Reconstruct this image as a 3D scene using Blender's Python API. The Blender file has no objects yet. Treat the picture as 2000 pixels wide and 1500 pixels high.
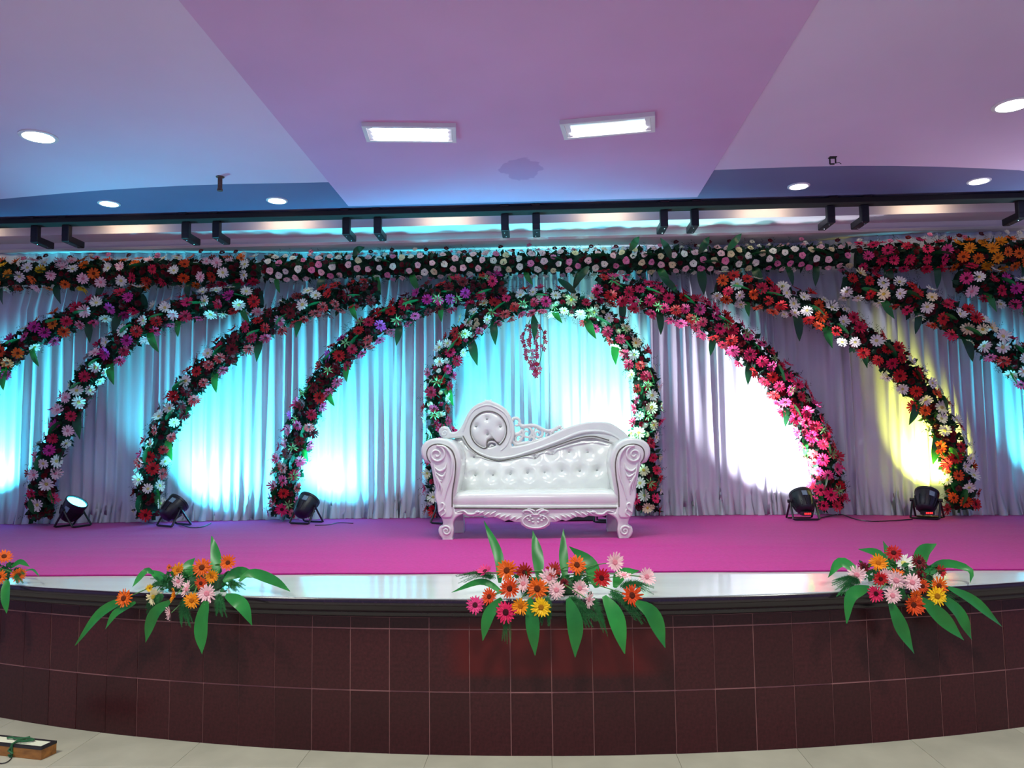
import bpy, math, random
from mathutils import Vector, Matrix
import numpy as np

random.seed(7)
rnd = random.random
def U(a, b): return a + (b - a) * rnd()
PI = math.pi
C = bpy.context.scene.collection
SC = bpy.context.scene

# ------------------------------------------------------------------ camera
F, H = 1500.0, 1.5
YAW, PITCH, ROLL = 0.041474, 0.079085, 0.012919
def _basis():
    cy, sy, cp, sp = math.cos(YAW), math.sin(YAW), math.cos(PITCH), math.sin(PITCH)
    f = Vector((-sy*cp, cy*cp, sp)); r = Vector((cy, sy, 0)); u = r.cross(f)
    c, s = math.cos(ROLL), math.sin(ROLL)
    return f, c*r - s*u, c*u + s*r
FW, RT, UP = _basis()
EYE = Vector((0, 0, H))
cam_data = bpy.data.cameras.new('camera')
cam_data.sensor_width = 36.0
cam_data.lens = F / 2000 * 36
cam = bpy.data.objects.new('camera', cam_data)
cam.matrix_world = Matrix(((RT.x, UP.x, -FW.x, 0), (RT.y, UP.y, -FW.y, 0), (RT.z, UP.z, -FW.z, H), (0, 0, 0, 1)))
C.objects.link(cam)
SC.camera = cam

# ------------------------------------------------------------------ world, exposure
W = bpy.data.worlds.new('hall_light'); SC.world = W
W.use_nodes = True
W.node_tree.nodes['Background'].inputs[0].default_value = (0.42, 0.42, 1.0, 1)
W.node_tree.nodes['Background'].inputs[1].default_value = 0.62
SC.view_settings.view_transform = 'Standard'
SC.view_settings.look = 'None'
SC.view_settings.exposure = 0.0
SC.view_settings.gamma = 1.0
SC.view_settings.use_curve_mapping = False
SC.cycles.use_denoising = True
SC.cycles.max_bounces = 6
SC.cycles.sample_clamp_indirect = 6.0

# light levels
P_PAR = 520.0
P_FLUO = 25.0
P_DOWN = 4.0
P_WARM = 1.1
P_FILL = 210.0

# ------------------------------------------------------------------ helpers: picture ray to a real plane
def ray(px, py): return FW + float((px-1000)/F)*RT - float((py-750)/F)*UP
def atY(px, py, Y):
    d = ray(px, py); return EYE + d*float(Y/d.y)
def atZ(px, py, Z):
    d = ray(px, py); return EYE + d*((Z-H)/d.z)

def lin(c):
    return tuple((v/12.92 if v <= 0.04045 else ((v+0.055)/1.055)**2.4) for v in (c[0]/255, c[1]/255, c[2]/255))

def mat(name, rgb, rough=0.6, spec=0.5, metal=0.0, noise=None, bump=None, emit=None, trans=0.0, sheen=0.0, coat=0.0, rand=0.0):
    """rgb 0-255; noise=(scale, amount, stretch or None); bump=(scale, strength, stretch)"""
    m = bpy.data.materials.new(name); m.use_nodes = True
    nt = m.node_tree; b = nt.nodes['Principled BSDF']
    col = lin(rgb) + (1,)
    b.inputs['Base Color'].default_value = col
    b.inputs['Roughness'].default_value = rough
    b.inputs['Specular IOR Level'].default_value = spec
    b.inputs['Metallic'].default_value = metal
    b.inputs['Coat Weight'].default_value = coat
    if coat: b.inputs['Coat Roughness'].default_value = 0.08
    if sheen:
        b.inputs['Sheen Weight'].default_value = sheen
    if emit:
        b.inputs['Emission Color'].default_value = lin(emit[0]) + (1,)
        b.inputs['Emission Strength'].default_value = emit[1]
    def coords(stretch):
        tc = nt.nodes.new('ShaderNodeTexCoord')
        mp = nt.nodes.new('ShaderNodeMapping')
        mp.inputs['Scale'].default_value = stretch or (1, 1, 1)
        nt.links.new(tc.outputs['Object'], mp.inputs['Vector'])
        return mp.outputs['Vector']
    last = None
    if noise:
        sc, amt, st = noise
        n = nt.nodes.new('ShaderNodeTexNoise'); n.inputs['Scale'].default_value = sc; n.inputs['Detail'].default_value = 5
        nt.links.new(coords(st), n.inputs['Vector'])
        mx = nt.nodes.new('ShaderNodeMix'); mx.data_type = 'RGBA'; mx.blend_type = 'MIX'
        mx.inputs['A'].default_value = tuple(max(0, c*(1-amt)) for c in col[:3]) + (1,)
        mx.inputs['B'].default_value = tuple(min(1, c*(1+amt)) for c in col[:3]) + (1,)
        rp = nt.nodes.new('ShaderNodeMapRange'); rp.inputs['From Min'].default_value = 0.3; rp.inputs['From Max'].default_value = 0.7
        nt.links.new(n.outputs['Fac'], rp.inputs['Value'])
        nt.links.new(rp.outputs['Result'], mx.inputs['Factor'])
        last = mx.outputs['Result']
    if rand:
        oi = nt.nodes.new('ShaderNodeObjectInfo')
        hs = nt.nodes.new('ShaderNodeHueSaturation')
        r2 = nt.nodes.new('ShaderNodeMapRange'); r2.inputs['To Min'].default_value = 1-rand; r2.inputs['To Max'].default_value = 1+rand
        nt.links.new(oi.outputs['Random'], r2.inputs['Value'])
        nt.links.new(r2.outputs['Result'], hs.inputs['Value'])
        if last: nt.links.new(last, hs.inputs['Color'])
        else: hs.inputs['Color'].default_value = col
        last = hs.outputs['Color']
    if last: nt.links.new(last, b.inputs['Base Color'])
    if bump:
        sc, stg, st = bump
        n = nt.nodes.new('ShaderNodeTexNoise'); n.inputs['Scale'].default_value = sc; n.inputs['Detail'].default_value = 4
        nt.links.new(coords(st), n.inputs['Vector'])
        bp = nt.nodes.new('ShaderNodeBump'); bp.inputs['Strength'].default_value = stg; bp.inputs['Distance'].default_value = 0.01
        nt.links.new(n.outputs['Fac'], bp.inputs['Height'])
        nt.links.new(bp.outputs['Normal'], b.inputs['Normal'])
    if trans:
        b.inputs['Subsurface Weight'].default_value = 0
        tr = nt.nodes.new('ShaderNodeBsdfTranslucent'); tr.inputs['Color'].default_value = col
        ms = nt.nodes.new('ShaderNodeMixShader'); ms.inputs[0].default_value = trans
        if last: nt.links.new(last, tr.inputs['Color'])
        nt.links.new(b.outputs[0], ms.inputs[1]); nt.links.new(tr.outputs[0], ms.inputs[2])
        nt.links.new(ms.outputs[0], nt.nodes['Material Output'].inputs[0])
    return m

class MB:
    """collects faces, built as ONE mesh object"""
    def __init__(s): s.v = []; s.f = []; s.m = []
    def add(s, vs, fs, mi=0):
        o = len(s.v); s.v += [tuple(v) for v in vs]
        for f in fs: s.f.append(tuple(i+o for i in f)); s.m.append(mi)
        return s
    def box(s, lo, hi, mi=0, bev=0.0):
        (a, b, c), (d, e, f) = lo, hi
        if bev <= 0:
            vs = [(a,b,c),(d,b,c),(d,e,c),(a,e,c),(a,b,f),(d,b,f),(d,e,f),(a,e,f)]
            return s.add(vs, [(3,2,1,0),(4,5,6,7),(0,1,5,4),(1,2,6,5),(2,3,7,6),(3,0,4,7)], mi)
        g = bev
        vs = []
        for z, ins in ((c, g), (c+g, 0), (f-g, 0), (f, g)):
            x0, x1, y0, y1 = a+ins, d-ins, b+ins, e-ins
            k = g if ins == 0 else g*0.6
            vs += [(x0+k,y0,z),(x1-k,y0,z),(x1,y0+k,z),(x1,y1-k,z),(x1-k,y1,z),(x0+k,y1,z),(x0,y1-k,z),(x0,y0+k,z)]
        fs = [tuple(range(7,-1,-1)), tuple(range(24,32))]
        for r in range(3):
            for i in range(8):
                j = (i+1) % 8; fs.append((r*8+i, r*8+j, r*8+8+j, r*8+8+i))
        return s.add(vs, fs, mi)
    def tube(s, pts, rad, n=8, mi=0, flat=1.0, cap=True):
        pts = [Vector(p) for p in pts]; N = len(pts)
        rs = rad if hasattr(rad, '__len__') else [rad]*N
        vs = []; prev = None
        for i, p in enumerate(pts):
            t = (pts[min(i+1, N-1)] - pts[max(i-1, 0)])
            t = t.normalized() if t.length > 1e-9 else Vector((0,0,1))
            if prev is None:
                a = Vector((0,1,0)) if abs(t.y) < 0.9 else Vector((1,0,0))
                nrm = (a - t*a.dot(t)).normalized()
            else:
                nrm = prev - t*prev.dot(t)
                nrm = nrm.normalized() if nrm.length > 1e-6 else Vector((0,1,0))
            prev = nrm; bn = t.cross(nrm)
            for k in range(n):
                an = 2*PI*k/n
                vs.append(p + nrm*(math.cos(an)*rs[i]*flat) + bn*(math.sin(an)*rs[i]))
        fs = []
        for i in range(N-1):
            for k in range(n):
                j = (k+1) % n; fs.append((i*n+k, i*n+j, (i+1)*n+j, (i+1)*n+k))
        if cap: fs += [tuple(range(n-1,-1,-1)), tuple(range((N-1)*n, N*n))]
        return s.add(vs, fs, mi)
    def lathe(s, prof, n=20, M=None, mi=0):
        """prof (r,z) around local z, transformed by M"""
        vs = []
        for r, z in prof:
            for k in range(n):
                v = Vector((r*math.cos(2*PI*k/n), r*math.sin(2*PI*k/n), z))
                vs.append(M @ v if M else v)
        fs = []
        for i in range(len(prof)-1):
            for k in range(n):
                j = (k+1) % n; fs.append((i*n+k, i*n+j, (i+1)*n+j, (i+1)*n+k))
        fs += [tuple(range(n-1,-1,-1)), tuple(range((len(prof)-1)*n, len(prof)*n))]
        return s.add(vs, fs, mi)
    def ball(s, c, r, n=8, m=5, mi=0, sc=(1,1,1)):
        c = Vector(c); prof = [(math.sin(PI*i/m), -math.cos(PI*i/m)) for i in range(m+1)]
        vs = []; fs = []
        for a, z in prof:
            for k in range(n):
                vs.append((c.x+r*sc[0]*a*math.cos(2*PI*k/n), c.y+r*sc[1]*a*math.sin(2*PI*k/n), c.z+r*sc[2]*z))
        for i in range(m):
            for k in range(n):
                j = (k+1) % n; fs.append((i*n+k, i*n+j, (i+1)*n+j, (i+1)*n+k))
        return s.add(vs, fs, mi)
    def grid(s, P, mi=0, flip=False):
        """P[i][j] points"""
        nr, nc = len(P), len(P[0]); vs = [p for r in P for p in r]; fs = []
        for i in range(nr-1):
            for j in range(nc-1):
                q = (i*nc+j, i*nc+j+1, (i+1)*nc+j+1, (i+1)*nc+j)
                fs.append(q[::-1] if flip else q)
        return s.add(vs, fs, mi)
    def prism(s, poly, y0, y1, mi=0):
        """poly of (x,z), extruded along y"""
        n = len(poly)
        vs = [(x, y0, z) for x, z in poly] + [(x, y1, z) for x, z in poly]
        fs = [tuple(range(n)), tuple(range(2*n-1, n-1, -1))]
        for i in range(n):
            j = (i+1) % n; fs.append((i, n+i, n+j, j))
        return s.add(vs, fs, mi)
    def mesh(s, name, mats, org=(0,0,0), smooth=False):
        me = bpy.data.meshes.new(name)
        ox, oy, oz = org
        me.from_pydata([(x-ox, y-oy, z-oz) for x, y, z in s.v], [], s.f)
        for m in (mats if isinstance(mats, (list, tuple)) else [mats]): me.materials.append(m)
        me.polygons.foreach_set('material_index', s.m)
        if smooth: me.polygons.foreach_set('use_smooth', [True]*len(s.f))
        me.update()
        return me
    def build(s, name, mats, parent=None, org=None, smooth=False):
        if org is None: org = tuple(parent.get('_o', (0,0,0))) if parent else (0,0,0)
        o = bpy.data.objects.new(name, s.mesh(name, mats, org, smooth))
        C.objects.link(o)
        if parent: o.parent = parent
        if smooth: autosmooth(o)
        return o

def autosmooth(o, ang=50):
    me = o.data
    try: me.set_sharp_from_angle(angle=math.radians(ang))
    except Exception: pass

def tag(o, label=None, cat=None, group=None, kind=None):
    if label: o['label'] = label
    if cat: o['category'] = cat
    if group: o['group'] = group
    if kind: o['kind'] = kind
    return o
def thing(name, loc, label, cat, group=None):
    o = bpy.data.objects.new(name, None); o.empty_display_size = 0.1
    C.objects.link(o); o.location = loc; o['_o'] = tuple(loc)
    return tag(o, label, cat, group)
def sub_o(o, par):
    """remember world origin for nested parts"""
    o['_o'] = tuple(par.get('_o', (0,0,0))); return o
def inst(name, me, parent, M, label=None):
    o = bpy.data.objects.new(name, me); C.objects.link(o); o.parent = parent
    org = Vector(parent.get('_o', (0,0,0)))
    o.matrix_basis = Matrix.Translation(-org) @ M
    if label: o['label'] = label
    return o
def frame_to(n, spin=0.0, pos=(0,0,0), sc=1.0):
    n = Vector(n).normalized()
    q = Vector((0,0,1)).rotation_difference(n)
    return Matrix.Translation(pos) @ q.to_matrix().to_4x4() @ Matrix.Rotation(spin, 4, 'Z') @ Matrix.Scale(sc, 4)

def plate(outer, holes, depth, bevel, res=2):
    """solid plate from a 2-D outline (x,z lists), front at y=-depth/2; returns MB"""
    cu = bpy.data.curves.new('tmp', 'CURVE'); cu.dimensions = '2D'; cu.fill_mode = 'BOTH'
    cu.extrude = max(0.001, depth/2-bevel); cu.bevel_depth = bevel; cu.bevel_resolution = res
    for poly in [outer]+list(holes):
        sp = cu.splines.new('POLY'); sp.points.add(len(poly)-1); sp.use_cyclic_u = True
        for p, (x, z) in zip(sp.points, poly): p.co = (x, z, 0, 1)
    ob = bpy.data.objects.new('tmp', cu); C.objects.link(ob)
    dg = bpy.context.evaluated_depsgraph_get()
    me = bpy.data.meshes.new_from_object(ob.evaluated_get(dg))
    mb = MB()
    mb.add([(v.co.x, -v.co.z, v.co.y) for v in me.vertices], [tuple(p.vertices) for p in me.polygons])
    bpy.data.objects.remove(ob); bpy.data.curves.remove(cu); bpy.data.meshes.remove(me)
    return mb
def shift(mb, d):
    mb.v = [(x+d[0], y+d[1], z+d[2]) for x, y, z in mb.v]; return mb
def smooth_path(pts, n):
    """Catmull-Rom through pts (any dimension), n samples in total, even in arc length"""
    P = [np.array(p, float) for p in pts]
    P = [2*P[0]-P[1]] + P + [2*P[-1]-P[-2]]
    out = []
    for i in range(1, len(P)-2):
        for k in range(16):
            t = k/16
            out.append(0.5*((2*P[i]) + (-P[i-1]+P[i+1])*t + (2*P[i-1]-5*P[i]+4*P[i+1]-P[i+2])*t*t + (-P[i-1]+3*P[i]-3*P[i+1]+P[i+2])*t**3))
    out.append(P[-2]); out = np.array(out)
    d = np.r_[0, np.cumsum(np.linalg.norm(np.diff(out, axis=0), axis=1))]
    s = np.linspace(0, d[-1], n)
    return np.array([[np.interp(v, d, out[:, k]) for k in range(out.shape[1])] for v in s])
def spiral(cx, cz, r0, r1, a0, turns, n=40, y=0):
    return [Vector((cx + (r0+(r1-r0)*t)*math.cos(a0+2*PI*turns*t), y, cz + (r0+(r1-r0)*t)*math.sin(a0+2*PI*turns*t))) for t in [i/(n-1) for i in range(n)]]

def light(name, kind, loc, col, power, aim=None, **kw):
    d = bpy.data.lights.new(name, kind); d.color = col; d.energy = power
    for k, v in kw.items(): setattr(d, k, v)
    o = bpy.data.objects.new(name, d); C.objects.link(o); o.location = loc
    if aim is not None:
        o.rotation_euler = (Vector(aim)-Vector(loc)).to_track_quat('-Z', 'Y').to_euler()
    return o

# ------------------------------------------------------------------ materials
M_ = {}
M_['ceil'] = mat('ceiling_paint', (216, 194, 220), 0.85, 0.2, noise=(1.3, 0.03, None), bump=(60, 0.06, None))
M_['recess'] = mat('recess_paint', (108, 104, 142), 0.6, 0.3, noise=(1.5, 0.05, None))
M_['corn'] = mat('cornice_paint', (222, 212, 212), 0.6, 0.3, noise=(2, 0.03, None))
M_['beam'] = mat('dark_wood_beam', (30, 23, 21), 0.8, noise=(6, 0.25, (1, 8, 8)))
M_['black'] = mat('black_metal', (22, 22, 27), 0.42, 0.5, noise=(20, 0.2, None))
M_['housing'] = mat('par_black_paint', (26, 27, 34), 0.38, 0.5, noise=(15, 0.2, None))
M_['wall'] = mat('back_wall_paint', (150, 150, 165), 0.8, noise=(2, 0.05, None))
M_['cloth'] = mat('white_sheer_cloth', (212, 214, 222), 0.75, 0.25, noise=(3, 0.04, (6, 6, 0.3)), trans=0.12, sheen=0.2)
M_['floor'] = mat('beige_floor_tile', (176, 172, 152), 0.45, 0.4, noise=(3.2, 0.13, None), rand=0.04)
M_['joint'] = mat('floor_joint', (140, 137, 122), 0.8, noise=(9, 0.1, None))
M_['grout'] = mat('tile_grout', (150, 102, 96), 0.85, noise=(14, 0.15, None))
M_['marble'] = mat('white_marble', (214, 222, 216), 0.13, 0.6, noise=(2.2, 0.05, (1, 3, 1)), coat=0.3)
M_['nosing'] = mat('dark_granite_nosing', (34, 20, 30), 0.22, 0.5, noise=(60, 0.35, None))
M_['carpet'] = mat('magenta_carpet', (180, 32, 128), 0.95, 0.1, noise=(40, 0.10, None), bump=(90, 0.25, None), sheen=0.15)
M_['frame'] = mat('white_lacquer_wood', (226, 228, 222), 0.30, 0.5, noise=(12, 0.03, None))
M_['leather'] = mat('white_leatherette', (226, 228, 222), 0.20, 0.5, noise=(6, 0.03, None), bump=(22, 0.10, None), coat=0.25)
M_['piping'] = mat('dusty_grey_piping', (104, 102, 92), 0.7, noise=(40, 0.3, None))
M_['button'] = mat('tufting_button', (170, 176, 172), 0.3, noise=(30, 0.1, None))
M_['chrome'] = mat('fitting_metal', (200, 200, 205), 0.25, metal=0.9, noise=(20, 0.05, None))
M_['fluo_case'] = mat('white_enamel', (222, 216, 222), 0.4, noise=(8, 0.03, None))
M_['reflector'] = mat('fitting_reflector', (235, 235, 240), 0.15, metal=0.6, noise=(8, 0.03, None))
M_['tube'] = mat('lit_tube', (255, 255, 255), 0.4, emit=((246, 250, 255), 14.0), noise=(5, 0.01, None))
M_['bulb'] = mat('lit_downlight', (255, 255, 255), 0.4, emit=((255, 252, 255), 12.0), noise=(5, 0.01, None))
M_['fern'] = mat('fern_green', (36, 106, 52), 0.6, 0.3, noise=(9, 0.35, None), trans=0.25)
M_['foliage'] = mat('dark_foliage', (22, 62, 40), 0.6, 0.3, noise=(9, 0.4, None), trans=0.15)
M_['leaf'] = mat('glossy_leaf', (40, 132, 52), 0.35, 0.5, noise=(7, 0.25, (1, 1, 1)), trans=0.18, rand=0.15)
M_['leafd'] = mat('dark_leaf', (22, 78, 40), 0.32, 0.5, noise=(7, 0.25, None), trans=0.15, rand=0.15)
M_['lily'] = mat('pale_variegated_leaf', (130, 168, 100), 0.5, noise=(14, 0.3, None), trans=0.2)
M_['stem'] = mat('flower_stem', (66, 120, 50), 0.5, noise=(9, 0.2, None))
M_['foam'] = mat('green_foam', (34, 74, 42), 0.9, noise=(30, 0.2, None))
M_['plank'] = mat('dark_painted_plank', (40, 46, 52), 0.6, noise=(5, 0.3, (1, 8, 8)))
M_['boxwood'] = mat('worn_brown_wood', (150, 98, 42), 0.6, noise=(7, 0.4, (1, 5, 5)), bump=(30, 0.3, None))
M_['boxrim'] = mat('black_rim', (34, 30, 34), 0.5, noise=(20, 0.2, None))
M_['boxtop'] = mat('cream_lining', (226, 226, 196), 0.7, noise=(8, 0.06, None))
M_['string'] = mat('green_string', (34, 92, 52), 0.7, noise=(30, 0.2, None))
M_['led'] = mat('red_led_display', (40, 0, 0), 0.4, emit=((255, 40, 40), 3.0), noise=(5, 0.01, None))
M_['label'] = mat('silver_sticker', (120, 150, 160), 0.4, noise=(20, 0.1, None))
M_['rust'] = mat('rusty_metal', (92, 66, 58), 0.7, noise=(30, 0.4, None))

PET = {  # petal colours
 'orange': (238, 106, 22), 'orange2': (226, 78, 24), 'rust': (168, 42, 18), 'amber': (246, 150, 16), 'yellow': (248, 196, 20),
 'pink': (228, 66, 128), 'hotpink': (226, 36, 92), 'palepink': (252, 204, 204), 'white': (244, 242, 226), 'cream': (240, 226, 180),
 'red': (196, 22, 28), 'darkred': (112, 10, 22), 'crimson': (196, 24, 62), 'maroon': (84, 8, 26), 'magenta': (196, 40, 130), 'rose': (236, 140, 176)}
CEN = {'orange': (96, 40, 12), 'orange2': (84, 28, 12), 'rust': (70, 14, 10), 'amber': (170, 92, 12), 'yellow': (150, 96, 12), 'pink': (70, 14, 30),
 'hotpink': (60, 8, 18), 'palepink': (216, 130, 140), 'white': (206, 200, 110), 'cream': (200, 170, 60), 'red': (70, 8, 10), 'darkred': (40, 4, 8),
 'crimson': (90, 12, 24), 'maroon': (40, 4, 12), 'magenta': (90, 16, 60), 'rose': (170, 60, 100)}
MP = {k: mat('petal_'+k, v, 0.55, 0.3, noise=(30, 0.10, None), trans=0.15, rand=0.06) for k, v in PET.items()}
MC = {k: mat('centre_'+k, v, 0.8, 0.2, noise=(120, 0.4, None)) for k, v in CEN.items()}

# tile material: speckled maroon granite, each tile a little different, a redder patch on the upper middle tiles
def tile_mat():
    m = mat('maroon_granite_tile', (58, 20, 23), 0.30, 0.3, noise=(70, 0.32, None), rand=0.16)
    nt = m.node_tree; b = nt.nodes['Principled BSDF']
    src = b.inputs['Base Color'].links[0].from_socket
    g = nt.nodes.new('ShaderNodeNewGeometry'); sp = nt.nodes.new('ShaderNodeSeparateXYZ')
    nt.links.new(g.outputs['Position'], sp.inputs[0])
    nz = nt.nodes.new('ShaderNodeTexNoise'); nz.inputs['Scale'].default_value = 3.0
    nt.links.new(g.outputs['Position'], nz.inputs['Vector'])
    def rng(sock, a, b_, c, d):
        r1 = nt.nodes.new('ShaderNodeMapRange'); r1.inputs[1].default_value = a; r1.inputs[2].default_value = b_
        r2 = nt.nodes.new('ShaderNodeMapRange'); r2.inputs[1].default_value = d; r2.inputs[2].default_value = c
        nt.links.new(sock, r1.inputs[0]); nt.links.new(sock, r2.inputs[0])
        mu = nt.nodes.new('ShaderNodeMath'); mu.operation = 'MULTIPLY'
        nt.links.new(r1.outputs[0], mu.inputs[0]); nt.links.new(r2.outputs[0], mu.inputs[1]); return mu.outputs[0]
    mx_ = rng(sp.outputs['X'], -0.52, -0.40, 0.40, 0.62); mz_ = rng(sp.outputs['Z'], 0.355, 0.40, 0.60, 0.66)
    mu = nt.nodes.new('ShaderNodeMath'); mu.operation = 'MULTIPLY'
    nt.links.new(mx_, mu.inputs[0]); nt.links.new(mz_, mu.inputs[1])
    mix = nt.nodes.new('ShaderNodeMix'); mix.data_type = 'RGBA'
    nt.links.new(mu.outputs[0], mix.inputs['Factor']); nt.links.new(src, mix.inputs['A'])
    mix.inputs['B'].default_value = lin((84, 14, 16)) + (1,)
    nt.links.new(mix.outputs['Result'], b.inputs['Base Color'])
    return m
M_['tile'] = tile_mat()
# centre ceiling panel: lilac paint with a touched-up darker patch
def panel_mat():
    m = mat('lilac_ceiling_paint', (206, 164, 204), 0.85, 0.2, noise=(1.1, 0.04, None), bump=(60, 0.06, None))
    nt = m.node_tree; b = nt.nodes['Principled BSDF']
    src = b.inputs['Base Color'].links[0].from_socket
    g = nt.nodes.new('ShaderNodeNewGeometry')
    nz = nt.nodes.new('ShaderNodeTexNoise'); nz.inputs['Scale'].default_value = 9.0
    nt.links.new(g.outputs['Position'], nz.inputs['Vector'])
    c = atY(1018, 330, 6.1); c = atZ(1018, 330, 3.70)
    vm = nt.nodes.new('ShaderNodeVectorMath'); vm.operation = 'SUBTRACT'; vm.inputs[1].default_value = (c.x, c.y, c.z)
    nt.links.new(g.outputs['Position'], vm.inputs[0])
    vs = nt.nodes.new('ShaderNodeVectorMath'); vs.operation = 'MULTIPLY'; vs.inputs[1].default_value = (1/0.17, 1/0.24, 0)
    nt.links.new(vm.outputs[0], vs.inputs[0])
    ln = nt.nodes.new('ShaderNodeVectorMath'); ln.operation = 'LENGTH'; nt.links.new(vs.outputs[0], ln.inputs[0])
    ad = nt.nodes.new('ShaderNodeMath'); ad.operation = 'MULTIPLY_ADD'; ad.inputs[1].default_value = 0.9
    nt.links.new(nz.outputs['Fac'], ad.inputs[0]); nt.links.new(ln.outputs['Value'], ad.inputs[2])
    r = nt.nodes.new('ShaderNodeMapRange'); r.inputs[1].default_value = 1.42; r.inputs[2].default_value = 1.36; r.inputs[4].default_value = 0.5
    nt.links.new(ad.outputs[0], r.inputs[0])
    mix = nt.nodes.new('ShaderNodeMix'); mix.data_type = 'RGBA'; mix.inputs['B'].default_value = lin((168, 128, 178)) + (1,)
    nt.links.new(r.outputs[0], mix.inputs['Factor']); nt.links.new(src, mix.inputs['A'])
    nt.links.new(mix.outputs['Result'], b.inputs['Base Color'])
    return m
M_['panel'] = panel_mat()

# ------------------------------------------------------------------ key dimensions
SZ = 0.76                    # stage height
AX, FY, AR = -0.15, 3.84, 8.8  # stage front arc: nearest point of the tiled face, radius
LIP = 0.095                  # nosing overhang
def arcY(x, off=0.0):
    r = AR + off
    return FY + AR - math.sqrt(r*r - (x-AX)**2)
ZP, ZS, ZR = 3.70, 3.712, 3.724      # centre panel, side trays, recess
def curtY(x):
    """plan of the curtain rail"""
    pts = [(-9, 7.52), (-5.6, 7.56), (-4.0, 7.68), (-2.4, 7.84), (-1.0, 7.87), (1.5, 7.87), (2.7, 7.86), (3.3, 7.68), (3.9, 7.62), (9, 7.60)]
    xs = [p[0] for p in pts]
    return float(np.interp(x, xs, [p[1] for p in pts]))

# ------------------------------------------------------------------ floor
b = MB().box((-8, -3, -0.12), (8, 8.3, -0.0022))
tag(b.build('floor', M_['joint']), kind='structure')
fl = bpy.data.objects['floor']
ts = 0.6
tm = MB().box((-ts/2+0.001, -ts/2+0.001, -0.004), (ts/2-0.001, ts/2-0.001, 0.0), bev=0.0008).mesh('floor_tile', M_['floor'])
for i in range(-9, 10):
    for j in range(0, 9):
        x, y = i*ts + 0.31, 0.4 + j*ts
        if y - ts/2 > arcY(max(-5.5, min(5.5, x)), 0) + 0.1: continue
        o = inst('floor_tile', tm, fl, Matrix.Translation((x, y, 0)))

# ------------------------------------------------------------------ stage
X0, X1 = -5.6, 5.6
xs_ = np.linspace(X0, X1, 81)
b = MB()
poly = [(x, arcY(x, -0.0015)) for x in xs_] + [(X1, 8.12), (X0, 8.12)]
n = len(poly)
b.add([(x, y, 0) for x, y in poly] + [(x, y, SZ-0.03) for x, y in poly],
      [tuple(range(n-1,-1,-1)), tuple(range(n, 2*n))] + [(i, (i+1)%n, n+(i+1)%n, n+i) for i in range(n)])
stage = tag(b.build('stage', M_['grout']), 'curved stage platform clad in maroon granite tiles under a white marble border', kind='structure')
# tiles on the curved face: two full rows and a cut row under the nosing
ang = 0.2/AR
rows = [(0.0, 0.297), (0.30, 0.597), (0.60, 0.655)]
for r, (z0, z1) in enumerate(rows):
    w = 0.2 - 0.004
    a = w/AR/2
    tb = MB()
    segs = 3
    P = []
    for k in range(segs+1):
        t = -a + 2*a*k/segs
        P.append((AR*math.sin(t), AR - AR*math.cos(t)))
    vs = []
    for (x, y) in P: vs += [(x, y-0.001, z0+0.002), (x, y-0.001, z1-0.002), (x, y+0.012, z0), (x, y+0.012, z1)]
    fs = []
    for k in range(segs):
        q = 4*k
        fs += [(q, q+4, q+5, q+1), (q+1, q+5, q+7, q+3), (q, q+2, q+6, q+4)]
    fs += [(0, 1, 3, 2), (4*segs, 4*segs+2, 4*segs+3, 4*segs+1)]
    tb.add(vs, fs)
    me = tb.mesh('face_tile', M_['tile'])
    for i in range(-23, 25):
        t = (i+0.5)*ang - 0.004
        rot = Matrix.Translation((AX, FY+AR, 0)) @ Matrix.Rotation(t, 4, 'Z') @ Matrix.Translation((U(-.0006,.0006), -AR + U(-0.0012, 0.0012), 0))
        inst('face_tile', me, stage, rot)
# nosing: a moulded granite edge swept along the arc
prof = [(-0.02, 0.655), (0.018, 0.660), (0.030, 0.672), (0.030, 0.684), (0.045, 0.690), (0.058, 0.704), (0.066, 0.722), (LIP-0.004, 0.728), (LIP, 0.735), (LIP, 0.752), (LIP-0.006, SZ), (-0.02, SZ), (-0.02, 0.655)]
P = []
for x in np.linspace(X0, X1, 121):
    t = math.asin((x-AX)/AR)
    P.append([(AX + (AR+o)*math.sin(t), FY+AR-(AR+o)*math.cos(t), z) for o, z in prof])
nb = MB().grid(P).build('nosing', M_['nosing'], stage, smooth=True)
tag(nb, 'dark granite nosing moulding')
# marble border: from just behind the nosing edge back under the carpet
b = MB()
CY = 4.47
pol = []
for x in np.linspace(X0, X1, 81): pol.append((x, arcY(x, LIP-0.012)))
top, bot = SZ+0.004, SZ-0.03
vs = []
for x, y in pol: vs += [(x, y, bot), (x, y, top), (x, max(CY+0.10, y+0.01), top), (x, max(CY+0.10, y+0.01), bot)]
fs = []
for i in range(len(pol)-1):
    q = 4*i
    for k in range(4): fs.append((q+k, q+4+k, q+4+(k+1)%4, q+(k+1)%4))
b.add(vs, fs)
tag(b.build('border', M_['marble'], stage), 'white polished marble border')

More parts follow.
